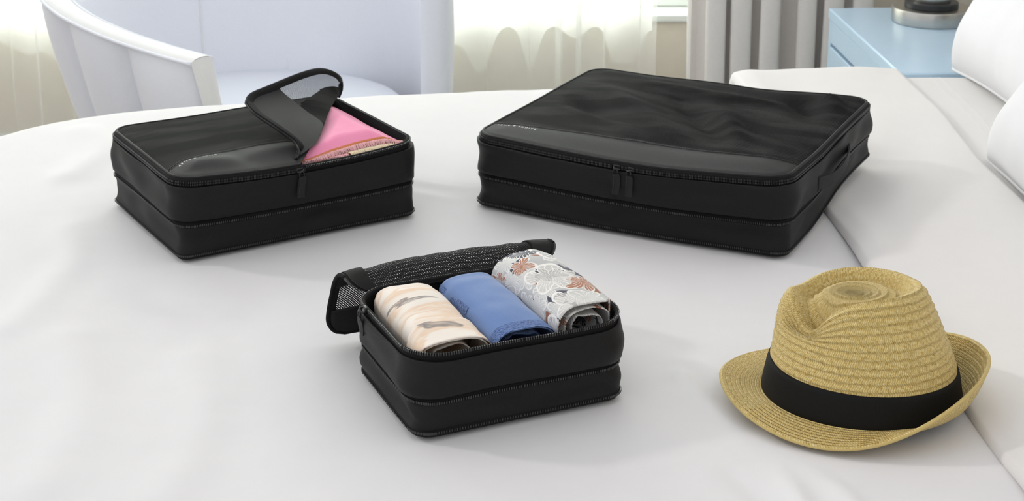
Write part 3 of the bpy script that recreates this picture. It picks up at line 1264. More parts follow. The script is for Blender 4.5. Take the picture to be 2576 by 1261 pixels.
def lettering(cu, text, x0, length, height, ycurve, dome, wr, parent):
    """white printed word reading from behind the bag (upside down from the front)"""
    cv = bpy.data.curves.new('lettering', 'FONT')
    cv.body = text
    cv.size = 1.0
    cv.space_character = 1.5
    cv.resolution_u = 3
    tmp = bpy.data.objects.new('lettering_tmp', cv)
    col.objects.link(tmp)
    dg = bpy.context.evaluated_depsgraph_get()
    me = bpy.data.meshes.new_from_object(tmp.evaluated_get(dg))
    bpy.data.objects.remove(tmp)
    bpy.data.curves.remove(cv)
    V = np.array([v.co[:] for v in me.vertices])
    Fc = [tuple(p.vertices) for p in me.polygons]
    bpy.data.meshes.remove(me)
    mx = V[:, 0].max()
    my = V[:, 1].max()
    out = []
    for vx, vy, _ in V:
        x = x0 - vx / mx * length
        y = ycurve(x) - vy / my * height
        p = cu.warp(x, y, lid_z(cu, x, y, dome, wr) + 0.0012)
        out.append(p)
    return mesh('lettering', out, Fc, 'print_white', parent, None, False)


# ---- large cube (closed)
L_ = Cube('large', 'packing_cube', 'large closed black packing cube with two zip pulls and a side handle')
L_.body()
L_.teeth(L_.tz, -0.0014, L_.h * 0.957, 0.0022, pitch=0.0020, rows=2)


def wr_large(x, y):
    z = 0.0040 * nz(x * 6 + 3, y * 5, 0.5)
    # diagonal drag folds across the mesh
    for (ax, ay, bx, by, hgt, wd) in ((-0.14, 0.06, 0.03, -0.10, 0.0055, 0.022), (-0.03, 0.07, 0.10, -0.09, -0.006, 0.020), (0.06, 0.02, 0.13, -0.10, 0.006, 0.018),
                                      (-0.18, 0.0, -0.05, -0.11, -0.0045, 0.018), (-0.10, 0.13, 0.14, 0.10, 0.004, 0.016), (0.13, 0.16, 0.18, 0.06, -0.006, 0.022), (0.17, 0.17, 0.21, 0.12, 0.006, 0.014),
                                      (-0.15, -0.05, 0.0, -0.13, 0.004, 0.016)):
        vx, vy = bx - ax, by - ay
        t_ = ((x - ax) * vx + (y - ay) * vy) / (vx * vx + vy * vy)
        tc = min(max(t_, 0), 1)
        dd = math.hypot(x - ax - vx * tc, y - ay - vy * tc)
        z += 2.2 * hgt * math.exp(-(dd / wd) ** 2) * math.sin(PI * min(max(0.12 + 0.76 * tc, 0), 1))
    return z * float(sstep(-0.19, -0.10, y))


def seam_l(x):
    xs = [-0.25, -0.217, -0.155, -0.064, 0.056, 0.144, 0.224, 0.25]
    return float(np.interp(x, xs, [-0.150, -0.150, -0.148, -0.143, -0.138, -0.139, -0.141, -0.141]))


def rim_slice(cu, s_a, s_b, n, off=-0.0045):
    out = []
    for k in range(n):
        s = s_a + (s_b - s_a) * k / (n - 1)
        x, y = cu.rim_at(s)
        i = int(np.argmin(np.hypot(cu.P[:, 0] - x, cu.P[:, 1] - y)))
        nx, ny = cu.N[i]
        out.append((x + nx * off, y + ny * off))
    return np.array(out)


lid = empty_part('lid', L_.root)
nc = 90
sl_ = L_.s_of(-L_.hx, seam_l(-0.25))
sr_ = L_.s_of(L_.hx, seam_l(0.25))
front = rim_slice(L_, sl_, sr_ + L_.L, nc)
back = rim_slice(L_, sl_, sr_, nc)
xs_ = np.linspace(front[0][0], front[-1][0], nc)
seam = np.array([(x, seam_l(x)) for x in xs_])
seam[0], seam[-1] = front[0], front[-1]
fp, mp_ = lid_columns(L_, front, seam, back, 0.008, wr_large, lid, 14, 60)
rimpts = [L_.warp(x + nx * -0.0040, y + ny * -0.0040, L_.h + 0.0012) for (x, y), (nx, ny) in zip(L_.P, L_.N)]
MB().tube(rimpts, 0.0024, 8, True).build('piping', 'nylon', lid, True)
lettering(L_, 'BRIGGS & RILEY', -0.150, 0.066, 0.0044, lambda x: seam_l(x) - 0.0105, 0.008, wr_large, fp)
L_.slider(0.005, L_.h * 0.955, R(4), dirn=1)
L_.slider(0.026, L_.h * 0.955, R(-6), dirn=-1)
# side handle
hd = empty_part('handle', L_.root)
pts = []
y0, y1 = -0.085, 0.060
for k in range(25):
    q = k / 24
    out = 0.009 * math.sin(PI * q) ** 0.8 * (1 + 0.8 * q)
    sag = -0.012 * math.sin(PI * q) * (1 - 0.5 * q)
    pts.append((L_.hx + 0.0035 + out, y0 + (y1 - y0) * q, 0.069 + sag + 0.002 * q))
V = []
for (x, y, z) in pts:
    hw, th = 0.0095, 0.0011
    V += [L_.warp(x + th, y, z - hw), L_.warp(x + th, y, z + hw), L_.warp(x - th, y, z + hw), L_.warp(x - th, y, z - hw)]
smooth_by_angle(mesh('strap', V, grid_faces(25, 4, False, True) + [(0, 1, 2, 3), (99, 98, 97, 96)], 'nylon_light', hd), 40)
for y in (y0, y1):
    mb = MB()
    mb.box(L_.warp(L_.hx + 0.0030, y, 0.069 + (0.002 if y > 0 else 0)), (0.0030, 0.0085, 0.024), bev=0.0008)
    an = smooth_by_angle(mb.build('anchor_tab', 'ribbon_black', hd))
    st = MB()
    for k in range(3):
        st.box(L_.warp(L_.hx + 0.0047, y - 0.0025 + 0.0025 * k, 0.070), (0.0005, 0.0006, 0.019))
    st.build('bar_stitch', 'nylon_light', an, False, 'stuff')

# ---- medium cube (front corner of the lid turned back)
Md = Cube('medium', 'packing_cube', 'black packing cube with its lid corner folded back over a pink scarf')
Md.body()
Sx, Sy = -0.008, -Md.hy
sS = Md.s_of(Sx, Sy)
sD = Md.s_of(Md.hx, Md.hy - 0.012)
zipz = Md.h * 0.957


def wr_med(x, y):
    z = 0.003 * nz(x * 7 + 3, y * 6, 1.5)
    z += 0.006 * math.exp(-(((x + 0.12) / 0.05) ** 2 + ((y + 0.095) / 0.022) ** 2))
    z += 0.004 * math.exp(-(((x + 0.02) / 0.05) ** 2 + ((y + 0.085) / 0.02) ** 2))
    z -= 0.004 * math.exp(-(((x + 0.065) / 0.018) ** 2 + ((y + 0.10) / 0.03) ** 2))
    return z


def seam_m(x):
    xs = [-0.18, -0.165, -0.145, -0.098, -0.05, -0.011, 0.03, 0.06]
    return float(np.interp(x, xs, [-0.100, -0.090, -0.072, -0.058, -0.054, -0.058, -0.066, -0.070]))


Md.teeth(Md.tz, -0.0014, zipz, 0.0022, pitch=0.0020, rows=2, s0=sD, s1=Md.L)
Md.teeth(Md.tz, -0.0012, Md.h - 0.001, 0.0024, rows=1, s0=0, s1=sD)
lid = empty_part('lid', Md.root)
nc = 70
sl_ = Md.s_of(-Md.hx, seam_m(-0.2))
front = rim_slice(Md, sl_, sS + Md.L if sS < sl_ else sS, nc)
back = rim_slice(Md, sl_, sD, nc)
xs_ = np.linspace(front[0][0], 0.052, nc)
seam = np.array([(x, seam_m(x)) for x in xs_])
seam[0] = front[0]
fp, mp_ = lid_columns(Md, front, seam, back, 0.007, wr_med, lid, 14, 50)
lettering(Md, 'BRIGGS & RILEY', -0.095, 0.060, 0.0046, lambda x: seam_m(x) - 0.0105, 0.007, wr_med, fp)
pp = []
for k in range(120):
    s = sD + (sS + (Md.L if sS < sD else 0) - sD) * k / 119
    x, y = Md.rim_at(s)
    i = int(np.argmin(np.hypot(Md.P[:, 0] - x, Md.P[:, 1] - y)))
    nx, ny = Md.N[i]
    pp.append(Md.warp(x - nx * 0.004, y - ny * 0.004, Md.h + 0.0012))
MB().tube(pp, 0.0022, 8).build('piping', 'nylon', lid, True)

# turned-back flap: Coons patch between crease, zip edge and the lid's short edge
flap = empty_part('turned_flap', Md.root)
crease = resample(catmull([(-0.008, -0.132, 0.108), (0.042, -0.096, 0.116), (0.100, -0.006, 0.119), (0.152, 0.078, 0.114), (0.176, 0.116, 0.107)], 10), 40)
zedge = resample(catmull([(-0.008, -0.132, 0.108), (0.008, -0.106, 0.118), (-0.004, -0.066, 0.133), (-0.013, -0.018, 0.142), (-0.012, 0.016, 0.148)], 10), 40)
fedge = resample(catmull([(-0.012, 0.016, 0.148), (0.002, 0.034, 0.1535), (0.036, 0.050, 0.1565), (0.104, 0.080, 0.161), (0.144, 0.098, 0.157), (0.172, 0.104, 0.142), (0.180, 0.112, 0.122), (0.176, 0.116, 0.107)], 10), 40)
for arr in (crease, zedge, fedge):
    arr[:, 2] += Md.h - 0.105
    arr[:, 1] -= 0.006 * np.clip(-arr[:, 1] / 0.13, 0, 1)
NU = NV = 40
G = np.zeros((NU, NV, 3))
S3, C3, D3 = crease[0], zedge[-1], crease[-1]
for i in range(NU):         # i: crease direction 0..1 (S -> D)
    u = i / (NU - 1)
    for j in range(NV):     # j: from the crease to the free edge
        v_ = j / (NV - 1)
        a = (1 - v_) * crease[i] + v_ * fedge[i]
        b = (1 - u) * zedge[j] + u * D3
        c = (1 - u) * (1 - v_) * S3 + u * (1 - v_) * D3 + (1 - u) * v_ * C3 + u * v_ * D3
        G[i, j] = a + b - c
        # hollow of the turned cloth, pressed down between its edges
        G[i, j] += np.array([0.010, 0.010, -0.011]) * math.sin(PI * v_) * math.sin(PI * u) ** 0.8
        G[i, j] += np.array([0.0, 0.002, 0.0025]) * nz(u * 5, v_ * 4, 3.0) * math.sin(PI * v_) * math.sin(PI * u)


def flap_part(name, mat, keep):
    idx, V, UV = {}, [], []
    Fc = []
    for i in range(NU - 1):
        for j in range(NV - 1):
            if keep((i + 0.5) / (NU - 1), (j + 0.5) / (NV - 1)):
                q = []
                for a, b in ((i, j), (i + 1, j), (i + 1, j + 1), (i, j + 1)):
                    if (a, b) not in idx:
                        idx[(a, b)] = len(V)
                        V.append(G[a, b])
                        UV.append((a / (NU - 1) * 0.30, b / (NV - 1) * 0.17))
                    q.append(idx[(a, b)])
                Fc.append(tuple(q))
    return mesh(name, V, Fc, mat, flap, UV)


flap_part('fabric_panel', 'nylon_light', lambda u, v_: u < 0.30)
def backed(u, v_):
    return v_ < 0.60 + 0.10 * (u - 0.3) or u > 0.90


flap_part('mesh_panel', 'mesh_open', lambda u, v_: u >= 0.30 and not backed(u, v_))
flap_part('lined_mesh_panel', 'mesh_lid', lambda u, v_: u >= 0.30 and backed(u, v_))
# bound edge and lip
edge = np.vstack([zedge, fedge[1:]])
lipV = []
for k, p in enumerate(edge):
    q = k / (len(edge) - 1)
    a = edge[max(k - 1, 0)]
    b = edge[min(k + 1, len(edge) - 1)]
    tdir = Vector(b - a).normalized()
    cen = Vector(G[NU // 2, NV // 2])
    inn = (cen - Vector(p))
    inn = (inn - tdir * inn.dot(tdir)).normalized()
    up = tdir.cross(inn).normalized()
    if up.z < 0:
        up = -up
    P0 = Vector(p)
    fade = min(1, q * 12, (1 - q) * 10)
    w_ = 0.0085 * (0.35 + 0.65 * fade)
    lipV += [P0 + inn * w_ + up * 0.0022, P0 + inn * w_ * 0.4 + up * 0.0045 * fade, P0 - inn * 0.0015 + up * 0.0035 * fade, P0 - inn * 0.0025, P0 - inn * 0.0010 - up * 0.0030, P0 + inn * w_ * 0.5 - up * 0.0020]
smooth_by_angle(mesh('edge_binding', lipV, grid_faces(len(edge), 6, False, True), 'tape_black', flap), 60)
tm = MB()
ez = resample(edge, 190)
for k in range(len(ez) - 1):
    p, q = Vector(ez[k]), Vector(ez[k + 1])
    d = (q - p).normalized()
    cen = Vector(G[NU // 2, NV // 2])
    inn = (cen - p)
    inn = (inn - d * inn.dot(d)).normalized()
    up = d.cross(inn).normalized()
    mt = Matrix((d, inn, up)).transposed()
    tm.box(p - inn * 0.0030 - up * 0.0010, (0.0011, 0.0022, 0.0018), mt)
tm.build('zipper_teeth', 'teeth_black', flap, False, 'stuff')
Md.slider(Sx - 0.001, zipz, R(-2), dirn=-1)
# rim seen inside the opened corner
V = []
ns = 60
for k in range(ns):
    s = (sS if sS < sD else sS - Md.L) + (sD - (sS if sS < sD else sS - Md.L)) * k / (ns - 1)
    x, y = Md.rim_at(s)
    i = int(np.argmin(np.hypot(Md.P[:, 0] - x, Md.P[:, 1] - y)))
    nx, ny = Md.N[i]
    for off, z in ((-0.0020, Md.h + 0.0005), (-0.0060, Md.h), (-0.0085, Md.h - 0.010), (-0.010, Md.h - 0.035)):
        V.append(Md.warp(x + nx * off, y + ny * off, z))
mesh('inner_lining', V, grid_faces(ns, 4), 'lining_black', Md.root)

# ---- scarf in the medium cube
sc = empty('scarf', Md.root.location + Vector((0, 0, 0)), Md.root.rotation_euler.z)
tag(sc, 'folded pink scarf with a rust hem and frayed fringe in the opened packing cube', 'scarf')


def scarf_z(x, y):
    dd = max(0.0, rr_inside(x, y, Md.hx - 0.008, Md.hy - 0.006, Md.r))
    e = float(sstep(0, 0.060, dd))
    cx_ = float(np.interp(y, [-0.13, -0.096, -0.006, 0.078, 0.116], [-0.008, 0.042, 0.100, 0.152, 0.176]))
    lim = Md.h - 0.005 + 0.014 * float(sstep(cx_ - 0.035, cx_ + 0.04, x))
    return min(Md.h - 0.010 + 0.024 * e, lim) + 0.0016 * nz(x * 16, y * 16, 2.0)


def hem_y(x):
    return float(np.interp(x, [0.0, 0.017, 0.057, 0.095, 0.130, 0.150, 0.166], [-0.129, -0.128, -0.117, -0.112, -0.111, -0.112, -0.114]))


def patch_xy(name, mat, A_, B_, n, dz=0.0, parent=None):
    V = []
    for a, b in zip(A_, B_):
        for j in range(n):
            q = j / (n - 1)
            x, y = a[0] + (b[0] - a[0]) * q, a[1] + (b[1] - a[1]) * q
            V.append((x, y, scarf_z(x, y) + (dz(q) if callable(dz) else dz)))
    return mesh(name, V, grid_faces(len(A_), n), mat, parent or sc, [(v[0], v[1]) for v in V])


xs_ = np.linspace(-0.05, 0.164, 60)
hemP = [(x, hem_y(x)) for x in xs_]
backP = [(x * 0.985, 0.119 - 0.018 * float(sstep(0.06, 0.120, x)) - 0.004 * float(sstep(0.135, 0.168, x))) for x in xs_]
patch_xy('pink_panel', 'scarf_pink', hemP, backP, 40, 0.002)
patch_xy('hem_border', 'hem_rust', [(x, hem_y(x) - 0.0005) for x in xs_], [(x, hem_y(x) + 0.0042) for x in xs_], 5, lambda q: 0.0030 + 0.0008 * math.sin(PI * q))
# mustard under-layer showing at the back and below the fringe
fl = rrect(Md.hx - 0.012, Md.hy - 0.010, Md.r)
V = [(0, 0, scarf_z(0, 0) - 0.003)]
nk = 12
for k in range(1, nk + 1):
    for (x, y) in fl:
        x, y = x * k / nk, y * k / nk
        V.append((x, y, scarf_z(x, y) - 0.003 + (0.007 * math.exp(-(((x - 0.125) / 0.03) ** 2 + ((y - 0.110) / 0.018) ** 2)))))
m = len(fl)
Fc = [(0, 1 + i, 1 + (i + 1) % m) for i in range(m)]
for k in range(nk - 1):
    for i in range(m):
        j = (i + 1) % m
        Fc.append((1 + k * m + i, 1 + (k + 1) * m + i, 1 + (k + 1) * m + j, 1 + k * m + j))
mesh('mustard_layer', V, Fc, 'scarf_mustard', sc)
patch_xy('second_hem', 'hem_rust', [(x, hem_y(x) - 0.0105) for x in xs_[20:]], [(x, hem_y(x) - 0.0075) for x in xs_[20:]], 4, 0.001)


def fringe(name, mat, x0, x1, n, y_off, length, dz, seed):
    rnd = random.Random(seed)
    mb = MB()
    for k in range(n):
        x = x0 + (x1 - x0) * (k + rnd.random()) / n
        y = hem_y(x) + y_off
        lx = rnd.uniform(-0.35, 0.35) * 0.0035
        L = length * rnd.uniform(0.7, 1.1)
        pts = []
        for q in (0, 0.35, 0.7, 1.0):
            xx = x + lx * q + 0.0022 * q * nz(x * 160, 3.0)
            yy = max(y - L * q, -Md.hy + 0.007)
            dd = max(0, y - L * q - (-Md.hy + 0.007))
            pts.append((xx, yy, scarf_z(xx, yy) + dz + 0.0035 * math.sin(PI * q) + rnd.uniform(-0.0006, 0.0006) - (0.004 * q)))
        mb.tube(pts, [0.0007, 0.0006, 0.0005, 0.0003], 4)
    return mb.build(name, mat, sc, True, 'stuff')


fringe('pink_fringe', 'thread_pink', 0.004, 0.166, 240, 0.0005, 0.011, 0.0025, 3)
fringe('pink_lower_fringe', 'thread_pink', 0.010, 0.075, 120, -0.009, 0.012, 0.001, 4)
fringe('cream_fringe', 'thread_cream', 0.078, 0.168, 190, -0.008, 0.017, 0.0015, 5)
o = patch_xy('red_corner', 'scarf_red', [(-0.004, -0.1215), (0.006, -0.1215), (0.016, -0.1215)], [(-0.002, -0.105), (0.010, -0.107), (0.018, -0.112)], 5, 0.004)

# ---- small cube (lid thrown back)
Sm = Cube('small', 'packing_cube', 'small open black packing cube with three rolled garments inside')
Sm.body(open_top=True)
Sm.teeth(Sm.tz, -0.0014, Sm.h - 0.0005, 0.0030, pitch=0.0026)
lid = empty_part('lid', Sm.root)
# lid section: from the hinge up, over and down behind (local y, z)
sec = catmull([(Sm.hy - 0.004, Sm.h - 0.004), (Sm.hy + 0.012, Sm.h + 0.0035), (Sm.hy + 0.028, Sm.h + 0.0075), (Sm.hy + 0.043, Sm.h + 0.004), (Sm.hy + 0.057, Sm.h - 0.011), (Sm.hy + 0.067, Sm.h - 0.034), (Sm.hy + 0.075, Sm.h - 0.062), (Sm.hy + 0.080, 0.010)], 10)
sec = resample(sec, 48)
secL = np.r_[0, np.cumsum(np.linalg.norm(np.diff(sec, axis=0), axis=1))]


def lid_pt(u, k, off=0.0):
    """u in -1..1 along the hinge, k index on the section"""
    q = k / 47
    y, z = sec[k]
    arch = (1 - u * u)
    y2 = y + 0.004 * arch * math.sin(PI * q)
    z2 = z + (0.006 * arch + 0.001 * (u + 1) / 2) * math.sin(PI * min(1, q * 1.3)) + 0.0025 * nz(u * 5, q * 6, 4.0) * math.sin(PI * q)
    x = u * (Sm.hx - 0.002) * (1 + 0.015 * q)
    # rounded free corners
    if q > 0.80:
        e = (q - 0.80) / 0.20
        x *= 1 - 0.20 * (1 - math.sqrt(max(0, 1 - e * e))) * abs(u) ** 6
    if q < 0.18:
        e = 1 - q / 0.18
        x *= 1 - 0.24 * (1 - math.sqrt(max(0, 1 - e * e))) * abs(u) ** 6
    x += -0.006 * q * 1.5 + 0.014 * max(0.0, u) ** 1.5 * min(1, q * 5)
    kk = min(max(k, 1), 46)
    ty, tz = sec[kk + 1] - sec[kk - 1]
    L = math.hypot(ty, tz)
    return (x, y2 - tz / L * off, max(z2 + ty / L * off, 0.006))


def lid_part(name, mat, u0, u1, k0, k1, nu, off=0.0, parent=None, thick=0.0):
    V, UV = [], []
    for i in range(nu):
        u = u0 + (u1 - u0) * i / (nu - 1)
        for k in range(k0, k1 + 1):
            V.append(lid_pt(u, k, off))
            UV.append((u * Sm.hx, secL[k]))
    nv = k1 - k0 + 1
    Fc = grid_faces(nu, nv)
    if thick:
        for i in range(nu):
            u = u0 + (u1 - u0) * i / (nu - 1)
            for k in range(k0, k1 + 1):
                V.append(lid_pt(u, k, off - thick))
                UV.append((u * Sm.hx, secL[k]))
        o2 = nu * nv
        Fc += grid_faces(nu, nv, flip=True, off=o2)
        for i in range(nu - 1):
            for e in (0, nv - 1):
                q = (i * nv + e, (i + 1) * nv + e, o2 + (i + 1) * nv + e, o2 + i * nv + e)
                Fc.append(q)
        for k in range(nv - 1):
            for e in (0, nu - 1):
                Fc.append((e * nv + k, e * nv + k + 1, o2 + e * nv + k + 1, o2 + e * nv + k))
    return mesh(name, V, Fc, mat, parent or lid, UV)


UB = 0.80
lid_part('mesh_panel', 'mesh_wide', -UB, UB, 3, 36, 60)
lid_part('fabric_panel', 'nylon', -0.97, 0.97, 36, 47, 50, 0.0, None, 0.0012)
lid_part('hinge_border', 'tape_black', -UB, UB, 0, 3, 50, 0.0006, None, 0.0012)
lid_part('side_mesh', 'mesh_wide', -0.94, -UB, 24, 36, 6)
lid_part('side_mesh', 'mesh_wide', UB, 0.94, 24, 36, 6)
for s_ in (-1, 1):
    lid_part('side_border', 'ribbon_black', s_ * UB, s_ * 0.97, 0, 25, 10, 0.0022, None, 0.0030)
    lid_part('edge_tape', 'tape_black', s_ * 0.93, s_ * 0.995, 0, 47, 6, 0.0010, None, 0.0016)
    mb = MB()
    for q in np.linspace(0.5, 46.5, 86):
        k = int(q)
        a = Vector(lid_pt(s_, k, 0)).lerp(Vector(lid_pt(s_, min(k + 1, 47), 0)), q - k)
        d = (Vector(lid_pt(s_, min(k + 1, 47))) - Vector(lid_pt(s_, max(k - 1, 0)))).normalized()
        mt = d.to_track_quat('Z', 'X').to_matrix()
        mb.box(a, (0.0018, 0.0034, 0.0013), mt)
    mb.build('zipper_teeth', 'teeth_black', lid, False, 'stuff')
pe = [lid_pt(-1, k) for k in range(10, 48)] + [lid_pt(u, 47) for u in np.linspace(-0.98, 0.98, 40)] + [lid_pt(1, k) for k in range(47, 9, -1)]
MB().tube(pe, 0.0022, 8).build('piping', 'tape_black', lid, True)
sl_s = Sm.slider(-Sm.hx + 0.020, Sm.h * 0.985, 0, tab_len=0.022, tab_w=0.008, face='side', y=Sm.hy - 0.050)
sl_s.location.x = -Sm.hx - 0.001


# ---- rolled garments
def clamp_in(x, y, ins=0.0085):
    """keep a point inside the small cube's opening"""
    hx_, hy_, r_ = Sm.hx - ins, Sm.hy - ins, Sm.r - ins
    x = min(max(x, -hx_), hx_)
    y = min(max(y, -hy_), hy_)
    qx, qy = abs(x) - (hx_ - r_), abs(y) - (hy_ - r_)
    if qx > 0 and qy > 0:
        d = math.hypot(qx, qy)
        if d > r_:
            x = math.copysign(hx_ - r_ + qx * r_ / d, x)
            y = math.copysign(hy_ - r_ + qy * r_ / d, y)
    return x, y


def roll(name, label, mat, cx, wid, hgt, y0, y1, turns, zb, seed, skew=0.0, end_in=0.0, n_y=44, ang0=-40, ragged=0.002, k0=0.42, lean=0.0, squash=0.0):
    """cloth rolled up along local y: a flattened loose spiral sheet, its near end open"""
    rt = empty(name, Sm.root.location, Sm.root.rotation_euler.z)
    na = int(60 * turns)
    V, UV = [], []
    for i in range(na + 1):
        q = i / na
        a = R(ang0) + 2 * PI * turns * (1 - q)        # starts inside, ends outside
        k = k0 + (1 - k0) * q
        for j in range(n_y + 1):
            f = j / n_y
            y = y0 + (y1 - y0) * f
            ca, sa = math.cos(a), math.sin(a)
            px = math.copysign(abs(ca) ** 0.72, ca)
            pz = math.copysign(abs(sa) ** 0.80, sa)
            wv = 1 + 0.05 * nz(f * 4 + seed, q * 3)
            bulge = 1 - 0.16 * float(sstep(0.80, 1.0, f)) - 0.11 * float(sstep(0.35, 0.0, f))
            x = cx + skew * (f - 0.5) + px * wid / 2 * k * wv + lean * pz * (f - 0.3)
            z = zb + hgt / 2 + pz * hgt / 2 * k * bulge
            z += 0.0035 * nz(k * 6 + seed, ca * 2 + f * 3, sa * 2) * (1 - q)
            z += 0.0014 * nz(x * 40 + seed, y * 40, q * 2) * (q > 0.6) + 0.0034 * nz(x * 18, y * 14 + seed, 2.0) * (q > 0.6) * max(0, pz)
            yy = y + ragged * nz(q * 14 + seed, f * 2, 1.0) * (1 if f < 0.1 else 0.4) + end_in * (1 - q) * (1 - f)
            x, yy = clamp_in(x, yy)
            V.append((x, yy, z))
            UV.append((q * turns * (wid + hgt) * 1.3 * (0.58 + 0.42 * q), y))
    o_ = mesh('rolled_cloth', V, grid_faces(na + 1, n_y + 1), mat, rt, UV)
    md = o_.modifiers.new('thickness', 'SOLIDIFY')
    md.thickness = 0.0012
    md.offset = -1
    return rt, np.array(V).reshape(na + 1, n_y + 1, 3)


r1, G1 = roll('rolled_blouse', 'cream rolled top with marbled grey and tan streaks, leftmost in the small cube', 'marbled_cream', -0.0735, 0.086, 0.062, -0.086, 0.080, 1.9, 0.046, 1.0, 0.004, 0.020, k0=0.30)
tag(r1, 'cream rolled top with marbled grey and tan streaks, leftmost in the small cube', 'rolled clothing', 'rolled clothes in the small cube')
r2, G2 = roll('rolled_camisole', 'x', 'jersey_blue', 0.004, 0.079, 0.060, -0.086, 0.082, 1.6, 0.047, 4.0, 0.002, 0.014, k0=0.45)
tag(r2, 'plain blue rolled top with scalloped lace trim, between the other two rolls', 'rolled clothing', 'rolled clothes in the small cube')
r3, G3 = roll('rolled_shirt', 'x', 'floral_print', 0.0775, 0.084, 0.080, -0.080, 0.085, 2.7, 0.042, 7.0, -0.004, 0.010, k0=0.35)
tag(r3, 'rolled shirt with a grey, navy and rust floral print, rightmost in the small cube', 'rolled clothing', 'rolled clothes in the small cube')


# loose outer layer over the near half of the cream roll
na1 = G1.shape[0]
V, UV = [], []
ii = list(range(na1 - 44, na1 - 6))
for n0, i in enumerate(ii):
    f0 = n0 / (len(ii) - 1)
    jm = int(9 + 7 * f0)
    for j in range(15):
        jj = j / 14 * jm
        a = Vector(G1[i, int(jj)]).lerp(Vector(G1[i, min(int(jj) + 1, G1.shape[1] - 1)]), jj - int(jj))
        c = Vector((-0.0735, a.y, 0.070))
        d = (a - c)
        d.y = 0
        p = a + d.normalized() * (0.0030 + 0.0012 * math.sin(f0 * 7))
        V.append((p.x, p.y - 0.0015, p.z))
        UV.append((0.7 + n0 * 0.003, a.y * 0.9 + 0.4))
lo = mesh('loose_layer', V, grid_faces(len(ii), 15), 'marbled_cream', r1, UV)
md = lo.modifiers.new('thickness', 'SOLIDIFY')
md.thickness = 0.0012


# lace trims on the blue roll: scalloped strips round the near end and along one edge
def lace_strip(name, rows, j0, j1, parent, G_, lift=0.0016, scal=0.0035, per=0.006):
    V = []
    L = 0
    prev = None
    for i in rows:
        p = Vector(G_[i, j0])
        if prev is not None:
            L += (p - prev).length
        prev = p
        c = Vector((G_[i, :, 0].mean(), p.y, G_[:, :, 2].mean()))
        out = (p - c)
        out.y = 0
        out = out.normalized() if out.length > 1e-6 else Vector((0, 0, 1))
        for k in range(6):
            q = k / 5
            a = Vector(G_[i, j0]).lerp(Vector(G_[i, j1]), q)
            ext = -scal * abs(math.sin(PI * L / per)) * (1 - q) ** 2
            wv = 0.0004 * math.sin(2 * PI * q * 3) * math.sin(2 * PI * L / 0.0022)
            V.append(a + out * (lift + wv) + Vector((0, ext, 0)))
    return mesh(name, V, grid_faces(len(rows), 6), 'lace_blue', parent)


na2 = G2.shape[0]
lace_strip('lace_trim', list(range(int(na2 * 0.45), na2)), 0, 4, r2, G2)
lace_strip('lace_trim', list(range(2, int(na2 * 0.42))), 0, 3, r2, G2, 0.0010)
lace_strip('lace_trim', list(range(na2 - 40, na2 - 31)), 22, 44, r2, G2, 0.0018, 0.0, 0.006)

# ------------------------------------------------------------------ straw hat
hat = empty('straw_hat', (HAT_C[0], HAT_C[1], B), R(172))
tag(hat, 'woven straw trilby hat with a pinched crown and black band', 'hat')
RX, RY = 0.1035, 0.0900
Z0 = 0.010
NT_ = 420
th = np.linspace(0, 2 * PI, NT_, endpoint=False)


def angdiff(a, b):
    return (a - b + PI) % (2 * PI) - PI


def th_wrap(a):
    return (a + PI) % (2 * PI) - PI


def crown_pts(kk, zz, th):
    """displace base crown (k = radius ratio, z) with the teardrop dent and front pinch"""
    d1 = angdiff(th, R(38))
    d2 = angdiff(th, R(-38))
    pin = np.exp(-(d1 / R(30)) ** 2) + 0.25 * np.exp(-(d2 / R(26)) ** 2)
    hi = sstep(0.045, 0.118, zz)
    k2 = kk * (1 - 0.15 * pin * hi * sstep(0.1, 0.55, kk))
    z2 = zz - 0.036 * pin * sstep(0.070, 0.116, zz) * sstep(0.22, 0.62, kk)
    # teardrop hollow round a central bump
    fr_ = 0.5 + 0.5 * np.cos(th)
    side = np.abs(np.sin(th))
    kc = 0.47 + 0.02 * fr_
    wdt = 0.10 + 0.05 * fr_
    dep = 0.010 + 0.007 * side + 0.010 * fr_
    z2 = z2 - dep * np.exp(-((kk - kc) / wdt) ** 2) - 0.003 * np.exp(-(kk / 0.22) ** 2)
    z2 = z2 - 0.010 * (1 - sstep(0.22, 0.60, kk)) + 0.008 * np.maximum(np.sin(th - R(25)), 0) * sstep(0.06, 0.12, zz) * sstep(0.35, 0.6, kk)
    return k2, z2


# meridian of the plain crown from the middle of the top to the base
mer = catmull([(0.0, 0.124), (0.20, 0.125), (0.42, 0.125), (0.57, 0.1240), (0.665, 0.1190), (0.745, 0.1030), (0.805, 0.084), (0.87, 0.058), (0.925, 0.034), (0.965, 0.012), (0.985, 0.0)], 16)
mlen = np.r_[0, np.cumsum(np.hypot(np.diff(mer[:, 0]) * 0.096, np.diff(mer[:, 1])))]
ROW = 0.0078
n_rows = int(round(mlen[-1] / ROW))
per = 8
sm = np.linspace(0, mlen[-1], n_rows * per + 1)
K = np.interp(sm, mlen, mer[:, 0])
Zm = np.interp(sm, mlen, mer[:, 1])


